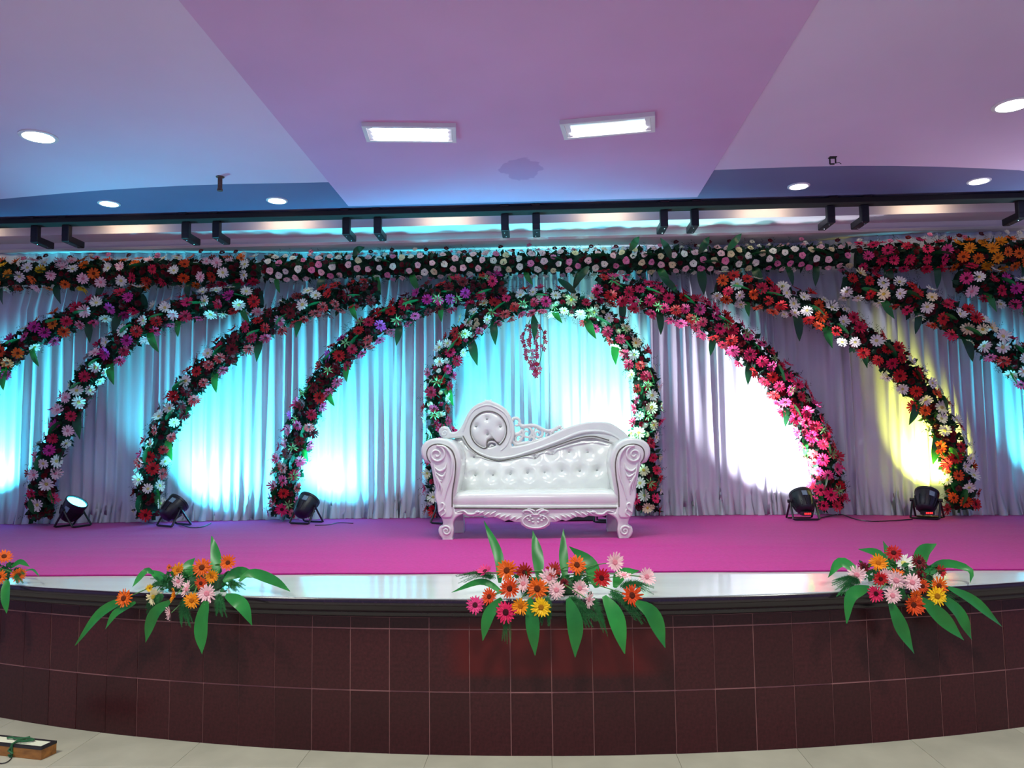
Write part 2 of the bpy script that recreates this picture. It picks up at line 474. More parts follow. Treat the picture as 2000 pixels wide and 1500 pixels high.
# ------------------------------------------------------------------ carpet
def carpet_z(x, y):
    d = y-CY
    z = 0
    for k, (kx, ky, ph, am) in enumerate(((1.1, 9.0, 0.3, 1.0), (0.7, 5.3, 1.9, 1.3), (2.1, 14.0, 4.0, 0.6), (-1.3, 7.1, 2.2, 1.0))):
        s = math.sin(kx*x + ky*y + ph + 0.8*math.sin(0.9*x+ph))
        z += am*max(0, s)**6
    if -1.1 < x < 0.95 and 5.85 < y < 6.75: return 0.0
    return 0.0035*max(0, min(1, (7.05-y)*4))*z*min(1, d*3)*(0.6+0.4*math.sin(1.7*x+1.1*y))
P = []
nx, ny = 150, 90
for j in range(ny+1):
    row = []
    for i in range(nx+1):
        x = -5.55 + 11.1*i/nx
        y0 = max(CY + 0.006*math.sin(3.1*x) + 0.004*math.sin(9*x), arcY(x, LIP-0.03))
        y = y0 + (8.08-y0)*(j/ny)
        row.append((x, y, SZ+0.014+carpet_z(x, y)))
    P.append(row)
b = MB().grid(P)
edge = P[0]
b.grid([[(x, y+0.004, SZ+0.005) for x, y, z in edge], edge])
cp = b.build('stage_carpet', M_['carpet'], smooth=True)
tag(cp, 'magenta felt carpet covering the stage behind the marble border', 'carpet')
CZ = SZ+0.014

# ------------------------------------------------------------------ back wall, cornice, ceilings
tag(MB().box((-9, 8.12, 0), (9, 8.3, 4.0)).build('wall_back', M_['wall']), kind='structure')
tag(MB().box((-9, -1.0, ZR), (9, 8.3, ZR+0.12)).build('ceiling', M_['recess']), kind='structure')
# stepped cornice: upper face, soffit, lower face with a lip, soffit above the curtain
z1 = atY(1000, 437, 7.30).z
y2 = atZ(1000, 453, z1).y
z2 = atY(1000, 466, y2).z
prof = [(7.30, ZR), (7.30, z1), (y2, z1), (y2, z2+.008), (y2-.030, z2+.006), (y2-.030, z2), (y2-.004, z2-.018), (8.12, z2-.018), (8.12, ZR)]
ZSOF = z2-.018
P = [[(x, y, z) for y, z in prof] for x in np.linspace(-9, 9, 3)]
tag(MB().grid(P, flip=True).build('trim_1', M_['corn']), kind='structure')
# dark beam in front of the cornice
zb0 = atY(1000, 412, 6.95).z; zb1 = atY(1000, 402, 6.95).z; yb1 = atZ(1000, 421, zb0).y
bx = MB().box((-9, 6.95, zb0), (9, yb1, zb1), bev=0.004)
beam = tag(bx.build('trim_2', M_['beam']), 'dark wooden beam below the ceiling recess', kind='structure')
print('cornice', z1, y2, z2, 'beam', zb0, zb1, yb1)

# side trays with curved back edges, read from where the edges stand
def tray(edge, xin, xout, name):
    """edge: list of (x,y) back edge points from inner to outer"""
    e = smooth_path(edge, 24)
    poly = [(float(x), float(y)) for x, y in e] + [(xout, -1.0), (xin, -1.0)]
    n = len(poly)
    b = MB()
    b.add([(x, y, ZS) for x, y in poly] + [(x, y, ZR+0.008) for x, y in poly],
          [tuple(range(n)), tuple(range(2*n-1, n-1, -1))] + [(i, n+i, n+(i+1)%n, (i+1)%n) for i in range(n)])
    return tag(b.build(name, M_['ceil']), kind='structure')
L = [atZ(*q, ZS) for q in ((640, 356), (430, 360), (330, 364), (180, 373), (0, 389), (-200, 408))]
tray([(-0.9, L[0].y)] + [(p.x, p.y) for p in L] + [(-9, L[-1].y-0.4)], -0.9, -9, 'ceiling')
R = [atZ(*q, ZS) for q in ((1395, 332), (1500, 328), (1640, 324), (1760, 324), (1900, 328), (2000, 333), (2200, 345))]
tray([(0.7, R[0].y)] + [(p.x, p.y) for p in R] + [(9, R[-1].y-0.3)], 0.7, 9, 'ceiling')
# centre panel
tag(MB().box((-1.765, -1.0, ZP), (1.41, 6.825, ZR+0.01), bev=0.003).build('ceiling', M_['panel']), 'lilac painted dropped ceiling panel', kind='structure')

# ------------------------------------------------------------------ fluorescent fittings
def fluo(quad, label, tubes):
    c = sum((atZ(*q, ZP) for q in quad), Vector())/4
    a = atZ(*quad[0], ZP); d = atZ(*quad[1], ZP); e = atZ(*quad[3], ZP)
    L_, W_ = 0.64, 0.275
    rz = math.atan2((d-a).y, (d-a).x)
    t = thing('fluorescent_light', (0, 0, 0), label, 'ceiling light', 'fluorescent fittings in the lilac panel')
    zb = -0.03
    fr = MB()
    g = 0.028
    fr.box((-L_/2, -W_/2, zb), (L_/2, -W_/2+g, 0.0)); fr.box((-L_/2, W_/2-g, zb), (L_/2, W_/2, 0.0))
    fr.box((-L_/2, -W_/2+g, zb), (-L_/2+g, W_/2-g, 0.0)); fr.box((L_/2-g, -W_/2+g, zb), (L_/2, W_/2-g, 0.0))
    fr.build('frame', M_['fluo_case'], t)
    MB().box((-L_/2+g, -W_/2+g, -0.006), (L_/2-g, W_/2-g, 0.0)).build('reflector', M_['reflector'], t)
    for s in (-1, 1): MB().box((s*(L_/2-g-0.02)-0.018, -W_/2+g, -0.024), (s*(L_/2-g-0.02)+0.018, W_/2-g, -0.006)).build('lamp_holder', M_['fluo_case'], t)
    for y in tubes:
        MB().tube([(-L_/2+g+0.03, y, -0.021), (L_/2-g-0.03, y, -0.021)], 0.014, 10).build('tube', M_['tube'], t, smooth=True)
    t.location = (c.x, c.y, ZP); t.rotation_euler = (0, 0, rz)
    light('fluorescent_lamp', 'AREA', (c.x, c.y, ZP-0.05), (0.86, 1.0, 0.92), P_FLUO, (c.x, c.y, 0), shape='RECTANGLE', size=0.55, size_y=0.16, spread=math.radians(140))
fluo([(705,238),(888,240),(893,270),(718,272)], 'fluorescent ceiling light with every tube lit, left of the ceiling stain', (-0.07, 0.0, 0.07))
fluo([(1095,235),(1280,218),(1278,250),(1100,265)], 'crooked fluorescent ceiling light with one tube lit, right of the ceiling stain', (0.05,))

# ------------------------------------------------------------------ round downlights
def down(px, py, Z, label, r=0.10):
    c = atZ(px, py, Z)
    t = thing('downlight', (c.x, c.y, Z), label, 'downlight', 'round downlights in the ceiling')
    M = Matrix.Translation((c.x, c.y, Z))
    b = MB(); b.lathe([(r*0.80, 0.0), (r, 0.0), (r, -0.006), (r*0.92, -0.012), (r*0.80, -0.010)], 24, M)
    b.f = b.f[:-2]; b.m = b.m[:-2]
    b.build('trim_ring', M_['fluo_case'], t, smooth=True)
    MB().lathe([(0.001, -0.018), (r*0.5, -0.016), (r*0.82, -0.008), (r*0.82, -0.001)], 24, M).build('lens', M_['bulb'], t, smooth=True)
    light('downlight_lamp', 'SPOT', (c.x, c.y, Z-0.03), (1.0, 0.95, 0.97), P_DOWN, (c.x, c.y, 0), spot_size=math.radians(130), spot_blend=0.9, shadow_soft_size=0.08)
down(75, 266, ZS, 'round downlight on the pale left ceiling, largest on that side', 0.125)
down(1978, 204, ZS, 'round downlight on the pale right ceiling, cut by the picture edge', 0.125)
down(213, 397, ZR, 'round downlight in the blue recess, left of the hanging stub', 0.095)
down(541, 391, ZR, 'round downlight in the blue recess, beside the lilac panel', 0.095)
down(1560, 363, ZR, 'round downlight in the dim purple recess, nearest the lilac panel', 0.095)
down(1912, 353, ZR, 'round downlight in the dim purple recess, nearest the right picture edge', 0.095)

# small fittings below the trays
c = atZ(430, 345, ZS)
t = thing('ceiling_stub', (c.x, c.y, ZS), 'short rusty pipe stub hanging from the pale left ceiling edge', 'pipe')
MB().lathe([(0.034, 0), (0.034, -0.006), (0.02, -0.010)], 12, Matrix.Translation(c)).build('flange', M_['rust'], t)
MB().lathe([(0.018, -0.008), (0.018, -0.10), (0.022, -0.104), (0.022, -0.12)], 12, Matrix.Translation(c)).build('pipe', M_['rust'], t)
c = atZ(1626, 307, ZS)
t = thing('ceiling_hook', (c.x, c.y, ZS), 'small square metal hook hanging from the pale right ceiling', 'hook')
b = MB()
for q0, q1 in (((-.022,0,-.005),(.022,0,-.005)), ((-.022,0,-.005),(-.022,0,-.055)), ((.022,0,-.005),(.022,0,-.05)), ((-.022,0,-.055),(.012,0,-.055))):
    b.tube([c+Vector(q0), c+Vector(q1)], 0.006, 6)
b.build('loop', M_['black'], t)
MB().box((c.x-.028, c.y-.02, ZS-.006), (c.x+.028, c.y+.02, ZS)).build('plate', M_['black'], t)
MB().tube([c+Vector((.02,0,-.05)), c+Vector((.04,-.02,-.05)), c+Vector((.06,-.01,-.06))], 0.003, 5).build('wire', M_['black'], t)

# ------------------------------------------------------------------ elbow brackets under the beam
ords = ['first','second','third','fourth','fifth','sixth','seventh','eighth','ninth','tenth','eleventh','twelfth','thirteenth']
bxs = [(70,447),(131,443),(364,435),(424,432),(677,429),(738,427),(986,421),(1047,418),(1296,412),(1356,409),(1621,403),(1687,400),(1992,390)]
for i, (px, py) in enumerate(bxs):
    c = atY(px, py, 7.05); zt = zb0
    x = c.x
    t = thing('elbow_bracket', (x, 7.05, zt), 'black elbow bracket under the dark beam, %s from the left' % ords[i], 'bracket', 'black elbow brackets under the beam')
    MB().box((x-.036, 7.02, zt-.115), (x+.036, 7.08, zt), bev=.006).build('upright', M_['black'], t)
    a = MB().box((x-.036, 7.022, zt-.165), (x+.036, 7.285, zt-.100), bev=.006)
    ar = a.build('arm', M_['black'], t)
    for dy in (0.03, 0.17): MB().lathe([(0.006, 0), (0.006, 0.004), (0.003, 0.006)], 8, Matrix.Translation((x+U(-.01,.01), 7.05+dy, zt-.165)) @ Matrix.Rotation(PI, 4, 'X')).build('screw', M_['chrome'], t)
    MB().box((x-.05, 6.945, zb1-.006), (x+.05, 7.10, zb1+.022), bev=.012).build('clamp', M_['black'], t)

# added unseen warm lights stand in for recess downlights washing the cornice face
lm = MB().lathe([(0.02, 0), (0.024, 0.03), (0.012, 0.045)], 10).mesh('lamp', M_['bulb'])
for i in range(-5, 6):
    c = atY(870 + 312*i, 432, 7.2)
    inst('lamp_holder', MB().box((-.02, -.012, -.02), (.02, .012, .02)).mesh('lamp_holder', M_['black']), beam, Matrix.Translation((c.x, yb1+.012, zb1-.01)))  # small box added at each stand-in light
    light('cornice_fill', 'AREA', (c.x, yb1+.02, zb1-.01), (1.0, 0.80, 0.52), P_WARM, (c.x, 7.30, z1), shape='RECTANGLE', size=.42, size_y=.02)

# ------------------------------------------------------------------ curtains
def curtain(px0, px1, label):
    x0 = atY(px0, 800, 7.8).x; x1 = atY(px1, 800, 7.8).x
    z0, z1 = CZ+0.003, ZSOF-.003
    n_pl = max(3, int((x1-x0)/0.105))
    # irregular pleat phases
    w = np.cumsum([U(0.55, 1.5) for _ in range(n_pl)]); w = np.r_[0, w/w[-1]]
    amp = [U(0.014, 0.036) for _ in range(n_pl+1)]
    zs = [0, .012, .03, .05, .075, .10, .14, .2, .3, .42, .54, .66, .78, .88, .95, 1.0]
    cols = []
    per = 8
    lean = [U(-0.035, 0.035) for _ in range(n_pl+1)]
    lean[0] = lean[-1] = 0
    ruf = [(U(0, 6.28), U(0.5, 1.4)) for _ in range(n_pl+1)]
    for k in range(n_pl):
        for q in range(per): cols.append((k, q/per))
    cols.append((n_pl-1, 1.0))
    P = []
    for tz in zs:
        row = []
        z = z0 + (z1-z0)*tz
        for k, fr in cols:
            u = w[k]+(w[k+1]-w[k])*fr
            x = x0 + (x1-x0)*u
            s = 0.5-0.5*math.cos(2*PI*fr)
            sharp = s**1.6
            A = amp[k]*(1-fr)+amp[k+1]*fr
            A *= (1.0 + 0.4*math.sin(5*tz+k)) * (1 if tz < 0.9 else 0.7)
            L_ = (lean[k]*(1-fr)+lean[k+1]*fr)*(1-tz)
            y = curtY(x) - A*sharp*1.6 + .08*min(1, max(0, (tz-.78)/.1))
            if tz < 0.12:
                h = (0.12-tz)/0.12
                ph, fq = ruf[k]
                y -= h*h*(0.035 + 0.03*math.sin(2*PI*fr*2*fq+ph) + 0.02*math.sin(11*x*3+ph))
                L_ += h*0.03*math.sin(3*2*PI*fr+ph)*(0 if k in (0, n_pl-1) else 1)
                zz = z + (0.008*h*(1+math.sin(2*PI*fr*3+ph)) if tz > 0 else 0)
            else: zz = z
            row.append((x+L_, y, zz))
        P.append(row)
    o = MB().grid(P).build('curtain_panel', M_['cloth'], smooth=True)
    autosmooth(o, 180)
    # stitched half-height seam
    tag(o, label, 'curtain', 'white pleated backdrop panels')
curtain(-420, 72, 'white pleated curtain at the left picture edge, glowing white and cyan')
curtain(72, 283, 'white pleated curtain behind the leftmost uplight, cyan wash above it')
curtain(283, 552, 'white pleated curtain with the tall white-hot pool of the second uplight')
curtain(552, 845, 'white pleated curtain left of the sofa, between tallest red arch and round arch')
curtain(845, 1059, 'white pleated curtain behind the sofa medallion, inside the round arch')
curtain(1059, 1283, 'white pleated curtain behind the right half of the sofa, inside the round arch')
curtain(1283, 1629, 'white pleated curtain right of the sofa, with a large white glare')
curtain(1629, 1889, 'white pleated curtain with the narrow yellow glare')
curtain(1889, 2420, 'plain grey-white pleated curtain at the right picture edge')

# ------------------------------------------------------------------ flower meshes
def gerbera_mesh(col, n=14, R=1.0, layers=1, seed=0, cup=0.18, seg=2, centre=True):
    rs = random.Random(seed)
    b = MB()
    for ly in range(layers):
        rad = R*(1 - 0.22*ly); z0 = 0.05*ly
        for k in range(n):
            a = 2*PI*(k+0.5*ly)/n + rs.uniform(-.08, .08)
            ln = rad*rs.uniform(0.88, 1.05)
            cz = cup*rs.uniform(0.4, 1.5) + 0.10*ly
            wd = 2.3*rad/n*rs.uniform(0.9, 1.15)*1.35
            d = Vector((math.cos(a), math.sin(a), 0)); p = Vector((-d.y, d.x, 0))
            st = [(0.18, 0.45), (0.55, 1.0), (0.86, 0.85), (1.0, 0.30)] if seg > 1 else [(0.18, 0.6), (0.74, 1.2), (1.0, 0.78)]
            vs = []
            for t, w in st:
                c = d*(ln*t) + Vector((0, 0, z0 + cz*ln*(t**1.4) - 0.10*ln*max(0, t-0.75)*4*rs.uniform(0, 1)))
                tw = rs.uniform(-.05, .05)
                vs += [c - p*wd*w*0.5 + Vector((0,0,tw*ln)), c + p*wd*w*0.5 - Vector((0,0,tw*ln))]
            b.add(vs, [(2*i, 2*i+1, 2*i+3, 2*i+2) for i in range(len(st)-1)], 0)
    if centre:
        m = 9; zc = 0.05*layers
        vs = [(0.27*R*math.cos(2*PI*k/m), 0.27*R*math.sin(2*PI*k/m), zc) for k in range(m)] + [(0.15*R*math.cos(2*PI*k/m), 0.15*R*math.sin(2*PI*k/m), zc+0.09) for k in range(m)] + [(0, 0, zc+0.07)]
        b.add(vs, [(k, (k+1)%m, m+(k+1)%m, m+k) for k in range(m)] + [(m+k, m+(k+1)%m, 2*m) for k in range(m)], 1)
    return b.mesh('gerbera', [MP[col], MC[col]])
def centre_mesh(col, R=1.0):
    b = MB(); m = 12
    prof = [(0.10, 0.20), (0.19, 0.21), (0.27, 0.15), (0.30, 0.06)]
    vs = [(r*R*math.cos(2*PI*k/m), r*R*math.sin(2*PI*k/m), z) for r, z in prof for k in range(m)] + [(0, 0, 0.16)]
    fs = [(i*m+k, (i+1)*m+k, (i+1)*m+(k+1)%m, i*m+(k+1)%m) for i in range(3) for k in range(m)] + [(k, (k+1)%m, 4*m) for k in range(m)]
    b.add(vs, fs); return b.mesh('flower_centre', MC[col], smooth=True)
def rose_mesh(col, seed=0):
    rs = random.Random(seed); b = MB()
    n = 5
    for ly, (r, z, w, up) in enumerate(((1.0, 0.0, 1.15, 0.25), (0.72, 0.15, 0.95, 0.55), (0.40, 0.35, 0.7, 0.8))):
        for k in range(n):
            a = 2*PI*(k+0.5*ly)/n + rs.uniform(-.2, .2)
            d = Vector((math.cos(a), math.sin(a), 0)); p = Vector((-d.y, d.x, 0)); ln = r*rs.uniform(.85, 1.1)
            vs = [d*0.1+Vector((0,0,z)), d*ln*0.65-p*w*0.5*r+Vector((0,0,z+up*0.25)), d*ln*0.65+p*w*0.5*r+Vector((0,0,z+up*0.25)), d*ln+Vector((0,0,z+up*0.45)) ]
            b.add(vs, [(0, 1, 3), (0, 3, 2)])
    return b.mesh('rose', MP[col])
GM = {c: [gerbera_mesh(c, n=U(12, 15).__int__(), seed=i*7+3, cup=0.15+0.12*i, seg=1) for i in range(3)] for c in PET}
RM = {c: [rose_mesh(c, seed=i) for i in range(2)] for c in PET}
BIG = {c: [gerbera_mesh(c, n=17, layers=2, seed=31+i, cup=0.12+0.14*i, seg=2, centre=False) for i in range(3)] for c in PET}
BC = {c: centre_mesh(c) for c in PET}

def leaf_mb(path, width, nrm=(0,-1,0.1), seg=10, fold=0.22, b=None, tipw=0.05):
    P = smooth_path([tuple(p) for p in path], seg+1)
    P = [Vector(p) for p in P]
    b = b or MB()
    N = Vector(nrm)
    vs = []
    for i, p in enumerate(P):
        t = (P[min(i+1, seg)] - P[max(i-1, 0)]).normalized()
        sd = t.cross(N)
        sd = sd.normalized() if sd.length > 0.15 else t.cross(Vector((0.5, -0.5, 0.7))).normalized()
        up = sd.cross(t)
        u = i/seg
        w = width*0.5*max(tipw, (math.sin(PI*min(1, (u*0.93+0.07)**0.92))**0.95))
        wob = 0.05*width*math.sin(9*u+width*300)
        vs += [p - sd*w + up*(w*fold+wob), p, p + sd*w + up*(w*fold-wob)]
    fs = []
    for i in range(seg):
        q = 3*i; fs += [(q, q+1, q+4, q+3), (q+1, q+2, q+5, q+4)]
    b.add(vs, fs)
    return b
# shared leaf and loop shapes for arches (local: hangs along -Z, faces -Y)
def hang_leaf():
    return leaf_mb([(0, 0, 0), (0.005, -0.045, -0.06), (0, -0.05, -0.16), (-0.006, -0.03, -0.27)], 0.085, (0,-1,0), 8)
LEAF_ME = [hang_leaf().mesh('leaf', M_['leafd'], smooth=True), leaf_mb([(0,0,0),(0.01,-0.05,-0.05),(0.03,-0.05,-0.14),(0.06,-0.04,-0.22)], 0.075, (0,-1,0), 8).mesh('leaf', M_['leaf'], smooth=True)]
LOOP_ME = leaf_mb([(0, 0.02, 0), (0.0, -0.035, 0.035), (0, -0.07, 0.03), (0, -0.08, -0.01), (0, -0.05, -0.05), (0, 0.0, -0.05)], 0.11, (1, 0, 0.0), 10, fold=0.02, tipw=0.8).mesh('folded_leaf', M_['leafd'], smooth=True)
def lily_mesh():
    b = MB()
    for k in range(7):
        a = 2*PI*k/7+U(-.3,.3); d = Vector((math.cos(a), math.sin(a), 0))
        leaf_mb([d*0.01, d*0.045+Vector((0,0,.03)), d*0.10+Vector((0,0,.01))], 0.022, (0,0,1), 4, b=b)
    return b.mesh('lily', M_['lily'])
LILY = [lily_mesh() for _ in range(2)]

# ------------------------------------------------------------------ flower arches
def leaflets(b, p, n, count, spread, size):
    for _ in range(count):
        d = Vector((U(-1,1), U(-1,1), U(-1,1))).normalized()
        d = (d*0.9 + Vector(n)*0.5).normalized()
        q = Vector(p) + Vector((U(-1,1), U(-1,1), U(-1,1)))*spread
        s = d.cross(Vector((U(-1,1), U(-1,1), U(-1,1)))).normalized()*size*U(.25,.45)
        L_ = d*size*U(.7, 1.3)
        b.add([q, q+L_*0.5-s, q+L_, q+L_*0.5+s], [(0,1,2,3)])

def arch(name, pts, hw_px, label, cat, group, pal, dens=1.0, smin=0.053, smax=0.069, rose=('maroon', 'darkred'), rose_d=1.0, lily=0, loops=0.35, leaves=0.45, dy=0.24, gd=0.120, root_px=None, taper=True, leafside=1, palfun=None, bare=0.0, squash=1.0, maxg=300):
    """pts in picture px along the arch, foot first; stands dy in front of the curtain"""
    W_ = []
    for px, py in pts:
        p = atY(px, py, 7.7)
        for _ in range(3): p = atY(px, py, curtY(p.x)-dy)
        if p.z < CZ+.085: p.z = CZ+.085
        W_.append(tuple(p))
    n = 60
    path = smooth_path(W_, n)
    hw = hw_px*7.65/F
    root_p = Vector(path[0]) if root_px is None else Vector(root_px)
    t = thing(name, tuple(root_p), label, cat, group)
    seglen = np.r_[0, np.cumsum(np.linalg.norm(np.diff(path, axis=0), axis=1))]
    Ltot = seglen[-1]
    def at(s):
        p = Vector([np.interp(s, seglen, path[:, k]) for k in range(3)])
        e = 0.03
        a = Vector([np.interp(max(0, s-e), seglen, path[:, k]) for k in range(3)]); c = Vector([np.interp(min(Ltot, s+e), seglen, path[:, k]) for k in range(3)])
        tg = (c-a).normalized()
        sd = tg.cross(Vector((0, -1, 0))).normalized()     # in-plane side
        return p, tg, sd
    def surf(s, th, extra=0.0):
        p, tg, sd = at(s)
        nn = sd*math.sin(th) + Vector((0,-1,0))*math.cos(th)
        r_s, r_y = hw*0.74+extra, min(hw*0.75, 0.125)*squash+extra
        return p + sd*math.sin(th)*r_s + Vector((0,-1,0))*math.cos(th)*r_y, nn, tg, sd
    # core of the frame
    core = MB(); core.tube([at(Ltot*i/40)[0]+Vector((0, 0.02, 0)) for i in range(41)], min(hw*0.55, 0.09), 8)
    core.build('frame', M_['foliage'], t)
    # foliage
    fo = MB()
    for _ in range(int(Ltot*330)):
        s = rnd()*Ltot; th = U(-1.75, 1.75)
        p, nn, tg, sd = surf(s, th, -0.035)
        leaflets(fo, p, nn, 1, 0.02, 0.07)
    # feathery wisps at the edges
    for _ in range(int(Ltot*26)):
        s = rnd()*Ltot; sg = random.choice((-1, 1))
        p, nn, tg, sd = surf(s, sg*1.45, -0.01)
        d = (sd*sg*0.8 + tg*U(-.9,.9) + Vector((0, -.3, 0))).normalized()
        L_ = U(.06, .12)
        for q in range(7):
            c = p + d*L_*q/7
            e = (d.cross(Vector((0,-1,0)))*(1 if q%2 else -1) + d*0.8).normalized()*0.026
            fo.add([c, c+d*0.006, c+e], [(0,1,2)])
    f = fo.build('foliage', M_['foliage'], t); f['kind'] = 'stuff'
    # flowers by dart throwing on the unrolled front
    placed = []
    def ok(s, v, r):
        return all((s-a)**2 + (v-c)**2 > (0.5*(r+d))**2 for a, c, d in placed)
    tries = int(Ltot*900*dens); ng = 0
    for _ in range(tries):
        if ng >= maxg: break
        s = U(bare, Ltot); th = U(-1.35, 1.35); v = th*hw
        if not ok(s, v, gd*U(0.86, 1.12)): continue
        placed.append((s, v, gd)); ng += 1
        col = palfun(s/Ltot, th) if palfun else random.choice(pal)
        p, nn, tg, sd = surf(s, th, 0.012+U(0, .02))
        nn = (nn + Vector((U(-.45,.45), U(-.2,.1), U(-.45,.45))) ).normalized()
        inst('gerbera', random.choice(GM[col]), t, frame_to(nn, U(0, 6), p, U(smin, smax)), '%s gerbera' % NAME[col])
    nr = 0
    for _ in range(int(tries*1.6*rose_d)):
        if nr > 200: break
        s = U(0, Ltot); th = U(-1.6, 1.6); v = th*hw
        if not ok(s, v, 0.052): continue
        placed.append((s, v, 0.052)); nr += 1
        col = random.choice(rose)
        p, nn, tg, sd = surf(s, th, -0.012)
        inst('rose', random.choice(RM[col]), t, frame_to((nn+Vector((U(-.3,.3),0,U(-.3,.3)))), U(0, 6), p, U(.026, .038)), 'small %s rose' % NAME[col])
    k = int(Ltot/leaves) if leaves else 0
    for i in range(k):
        s = Ltot*(i+0.5+U(-.3,.3))/k
        p, nn, tg, sd = surf(s, 1.3*leafside, -0.03)
        if sd.z*leafside > 0.0: p, nn, tg, sd = surf(s, -1.3*leafside, -0.03)
        inst('leaf', random.choice(LEAF_ME), t, Matrix.Translation(p) @ Matrix.Rotation(U(-.3,.3), 4, 'Z') @ Matrix.Rotation(U(-.35,.35), 4, 'Y') @ Matrix.Scale(U(.75, 1.1), 4))
    k = int(Ltot/loops) if loops else 0
    for i in range(k):
        s = Ltot*(i+0.5+U(-.2,.2))/k
        p, nn, tg, sd = surf(s, U(-.6,.6), -0.01)
        inst('folded_leaf', LOOP_ME, t, Matrix.Translation(p) @ Matrix.Rotation(math.atan2(tg.x, tg.z)+U(-.3,.3), 4, 'Y') @ Matrix.Scale(U(.7, 1.0), 4))
    for i in range(lily):
        s = Ltot*(i+0.5+U(-.3,.3))/lily
        p, nn, tg, sd = surf(s, U(-.7,.7), 0.03)
        inst('lily', random.choice(LILY), t, frame_to(nn+Vector((0,-.3,0)), U(0,6), p, U(.45, .7)), 'pale variegated lily')
    return t, at, surf, Ltot
NAME = {'orange': 'orange', 'orange2': 'deep orange', 'rust': 'rust red', 'amber': 'amber', 'yellow': 'yellow', 'pink': 'pink', 'hotpink': 'hot pink',
        'palepink': 'pale pink', 'white': 'white', 'cream': 'cream', 'red': 'red', 'darkred': 'dark red', 'crimson': 'crimson', 'maroon': 'maroon', 'magenta': 'magenta', 'rose': 'rose pink'}
G = 'curved flower arches along the curtain'
arch('flower_arch', [(-130,1035),(-120,940),(-85,850),(-45,780),(0,715),(55,668),(120,636),(195,604),(280,588)], 29,
     'flower arch of orange, pink and white gerberas, cut by the left picture edge', 'flower arch', G,
     ['orange','orange','hotpink','white','magenta','crimson','palepink'], palfun=lambda u, th: random.choice(['hotpink','magenta','white','palepink','crimson'] if u > .75 else ['orange','orange2','pink','white','magenta']), leafside=1)
arch('flower_arch', [(82,1022),(88,930),(118,850),(162,760),(215,690),(270,645),(340,612),(430,590),(510,586)], 30,
     'flower arch of white and pink gerberas, standing left of the leftmost uplight', 'flower arch', G,
     ['white','white','crimson','hotpink','red','magenta','white','palepink'], bare=.12)
arch('flower_arch', [(292,1022),(295,930),(315,860),(355,782),(405,722),(465,672),(530,630),(600,598),(680,580),(738,570)], 31,
     'flower arch of dark red and white gerberas, behind the second uplight', 'flower arch', G,
     ['red','darkred','white','crimson','white','red','darkred'])
arch('flower_arch', [(555,1012),(562,930),(588,840),(624,760),(672,692),(722,645),(790,608),(870,578),(985,562)], 33,
     'flower arch of all red and crimson gerberas without white, left of the round arch', 'flower arch', G,
     ['darkred','crimson','hotpink','red','crimson','magenta','red'], lily=13)
# round arch behind the sofa
ce = []
for a in np.linspace(math.radians(214), math.radians(-34), 22):
    ce.append((1059 + 206*math.cos(a), 790 - 203*math.sin(a)))
ce[0] = (862, 880); ce[-1] = (1262, 885)
ce = [(858, 1015), (856, 950)] + ce + [(1262, 950), (1262, 1012)]
rt, c_at, c_surf, cL = arch('flower_arch', ce, 29, 'round flower arch of crimson, white and yellow blooms standing behind the sofa', 'flower arch', G,
     ['crimson','white','hotpink','cream','crimson','white','red'], lily=14, dens=1.2, gd=.112, smin=.048, smax=.066, rose=('maroon','cream','darkred','white','crimson'), leafside=1, dy=0.26)
arch('flower_arch', [(1618,1005),(1612,930),(1590,860),(1555,790),(1510,730),(1455,680),(1395,635),(1330,600),(1250,578),(1165,560)], 36,
     'flower arch of dense hot pink and red gerberas, right of the round arch', 'flower arch', G,
     ['hotpink','crimson','red','hotpink','pink','crimson'], lily=12, dens=1.3, gd=.106, leafside=-1)
arch('flower_arch', [(1878,1008),(1868,920),(1842,840),(1800,770),(1740,705),(1665,650),(1585,605),(1500,580),(1400,558)], 33,
     'flower arch of white and orange-red gerberas, beside the yellow glare', 'flower arch', G,
     ['white','white','red','orange2','red','white','crimson'], leafside=-1, dens=1.2, gd=.113)
arch('flower_arch', [(2135,1008),(2125,920),(2100,840),(2060,775),(2000,722),(1945,680),(1880,636),(1800,594),(1725,568),(1645,556)], 33,
     'flower arch of white, crimson and pink gerberas, reaching the right picture edge', 'flower arch', G,
     ['white','crimson','hotpink','white','red','cream'], leafside=-1, dens=1.2, gd=.113)
arch('flower_arch', [(2380,1008),(2370,900),(2330,800),(2270,710),(2180,650),(2080,605),(2000,580),(1940,560),(1872,545)], 33,
     'short stretch of pink and white flower arch in the upper right picture corner', 'flower arch', G,
     ['white','magenta','pink','crimson','palepink'], leafside=-1, loops=.5)

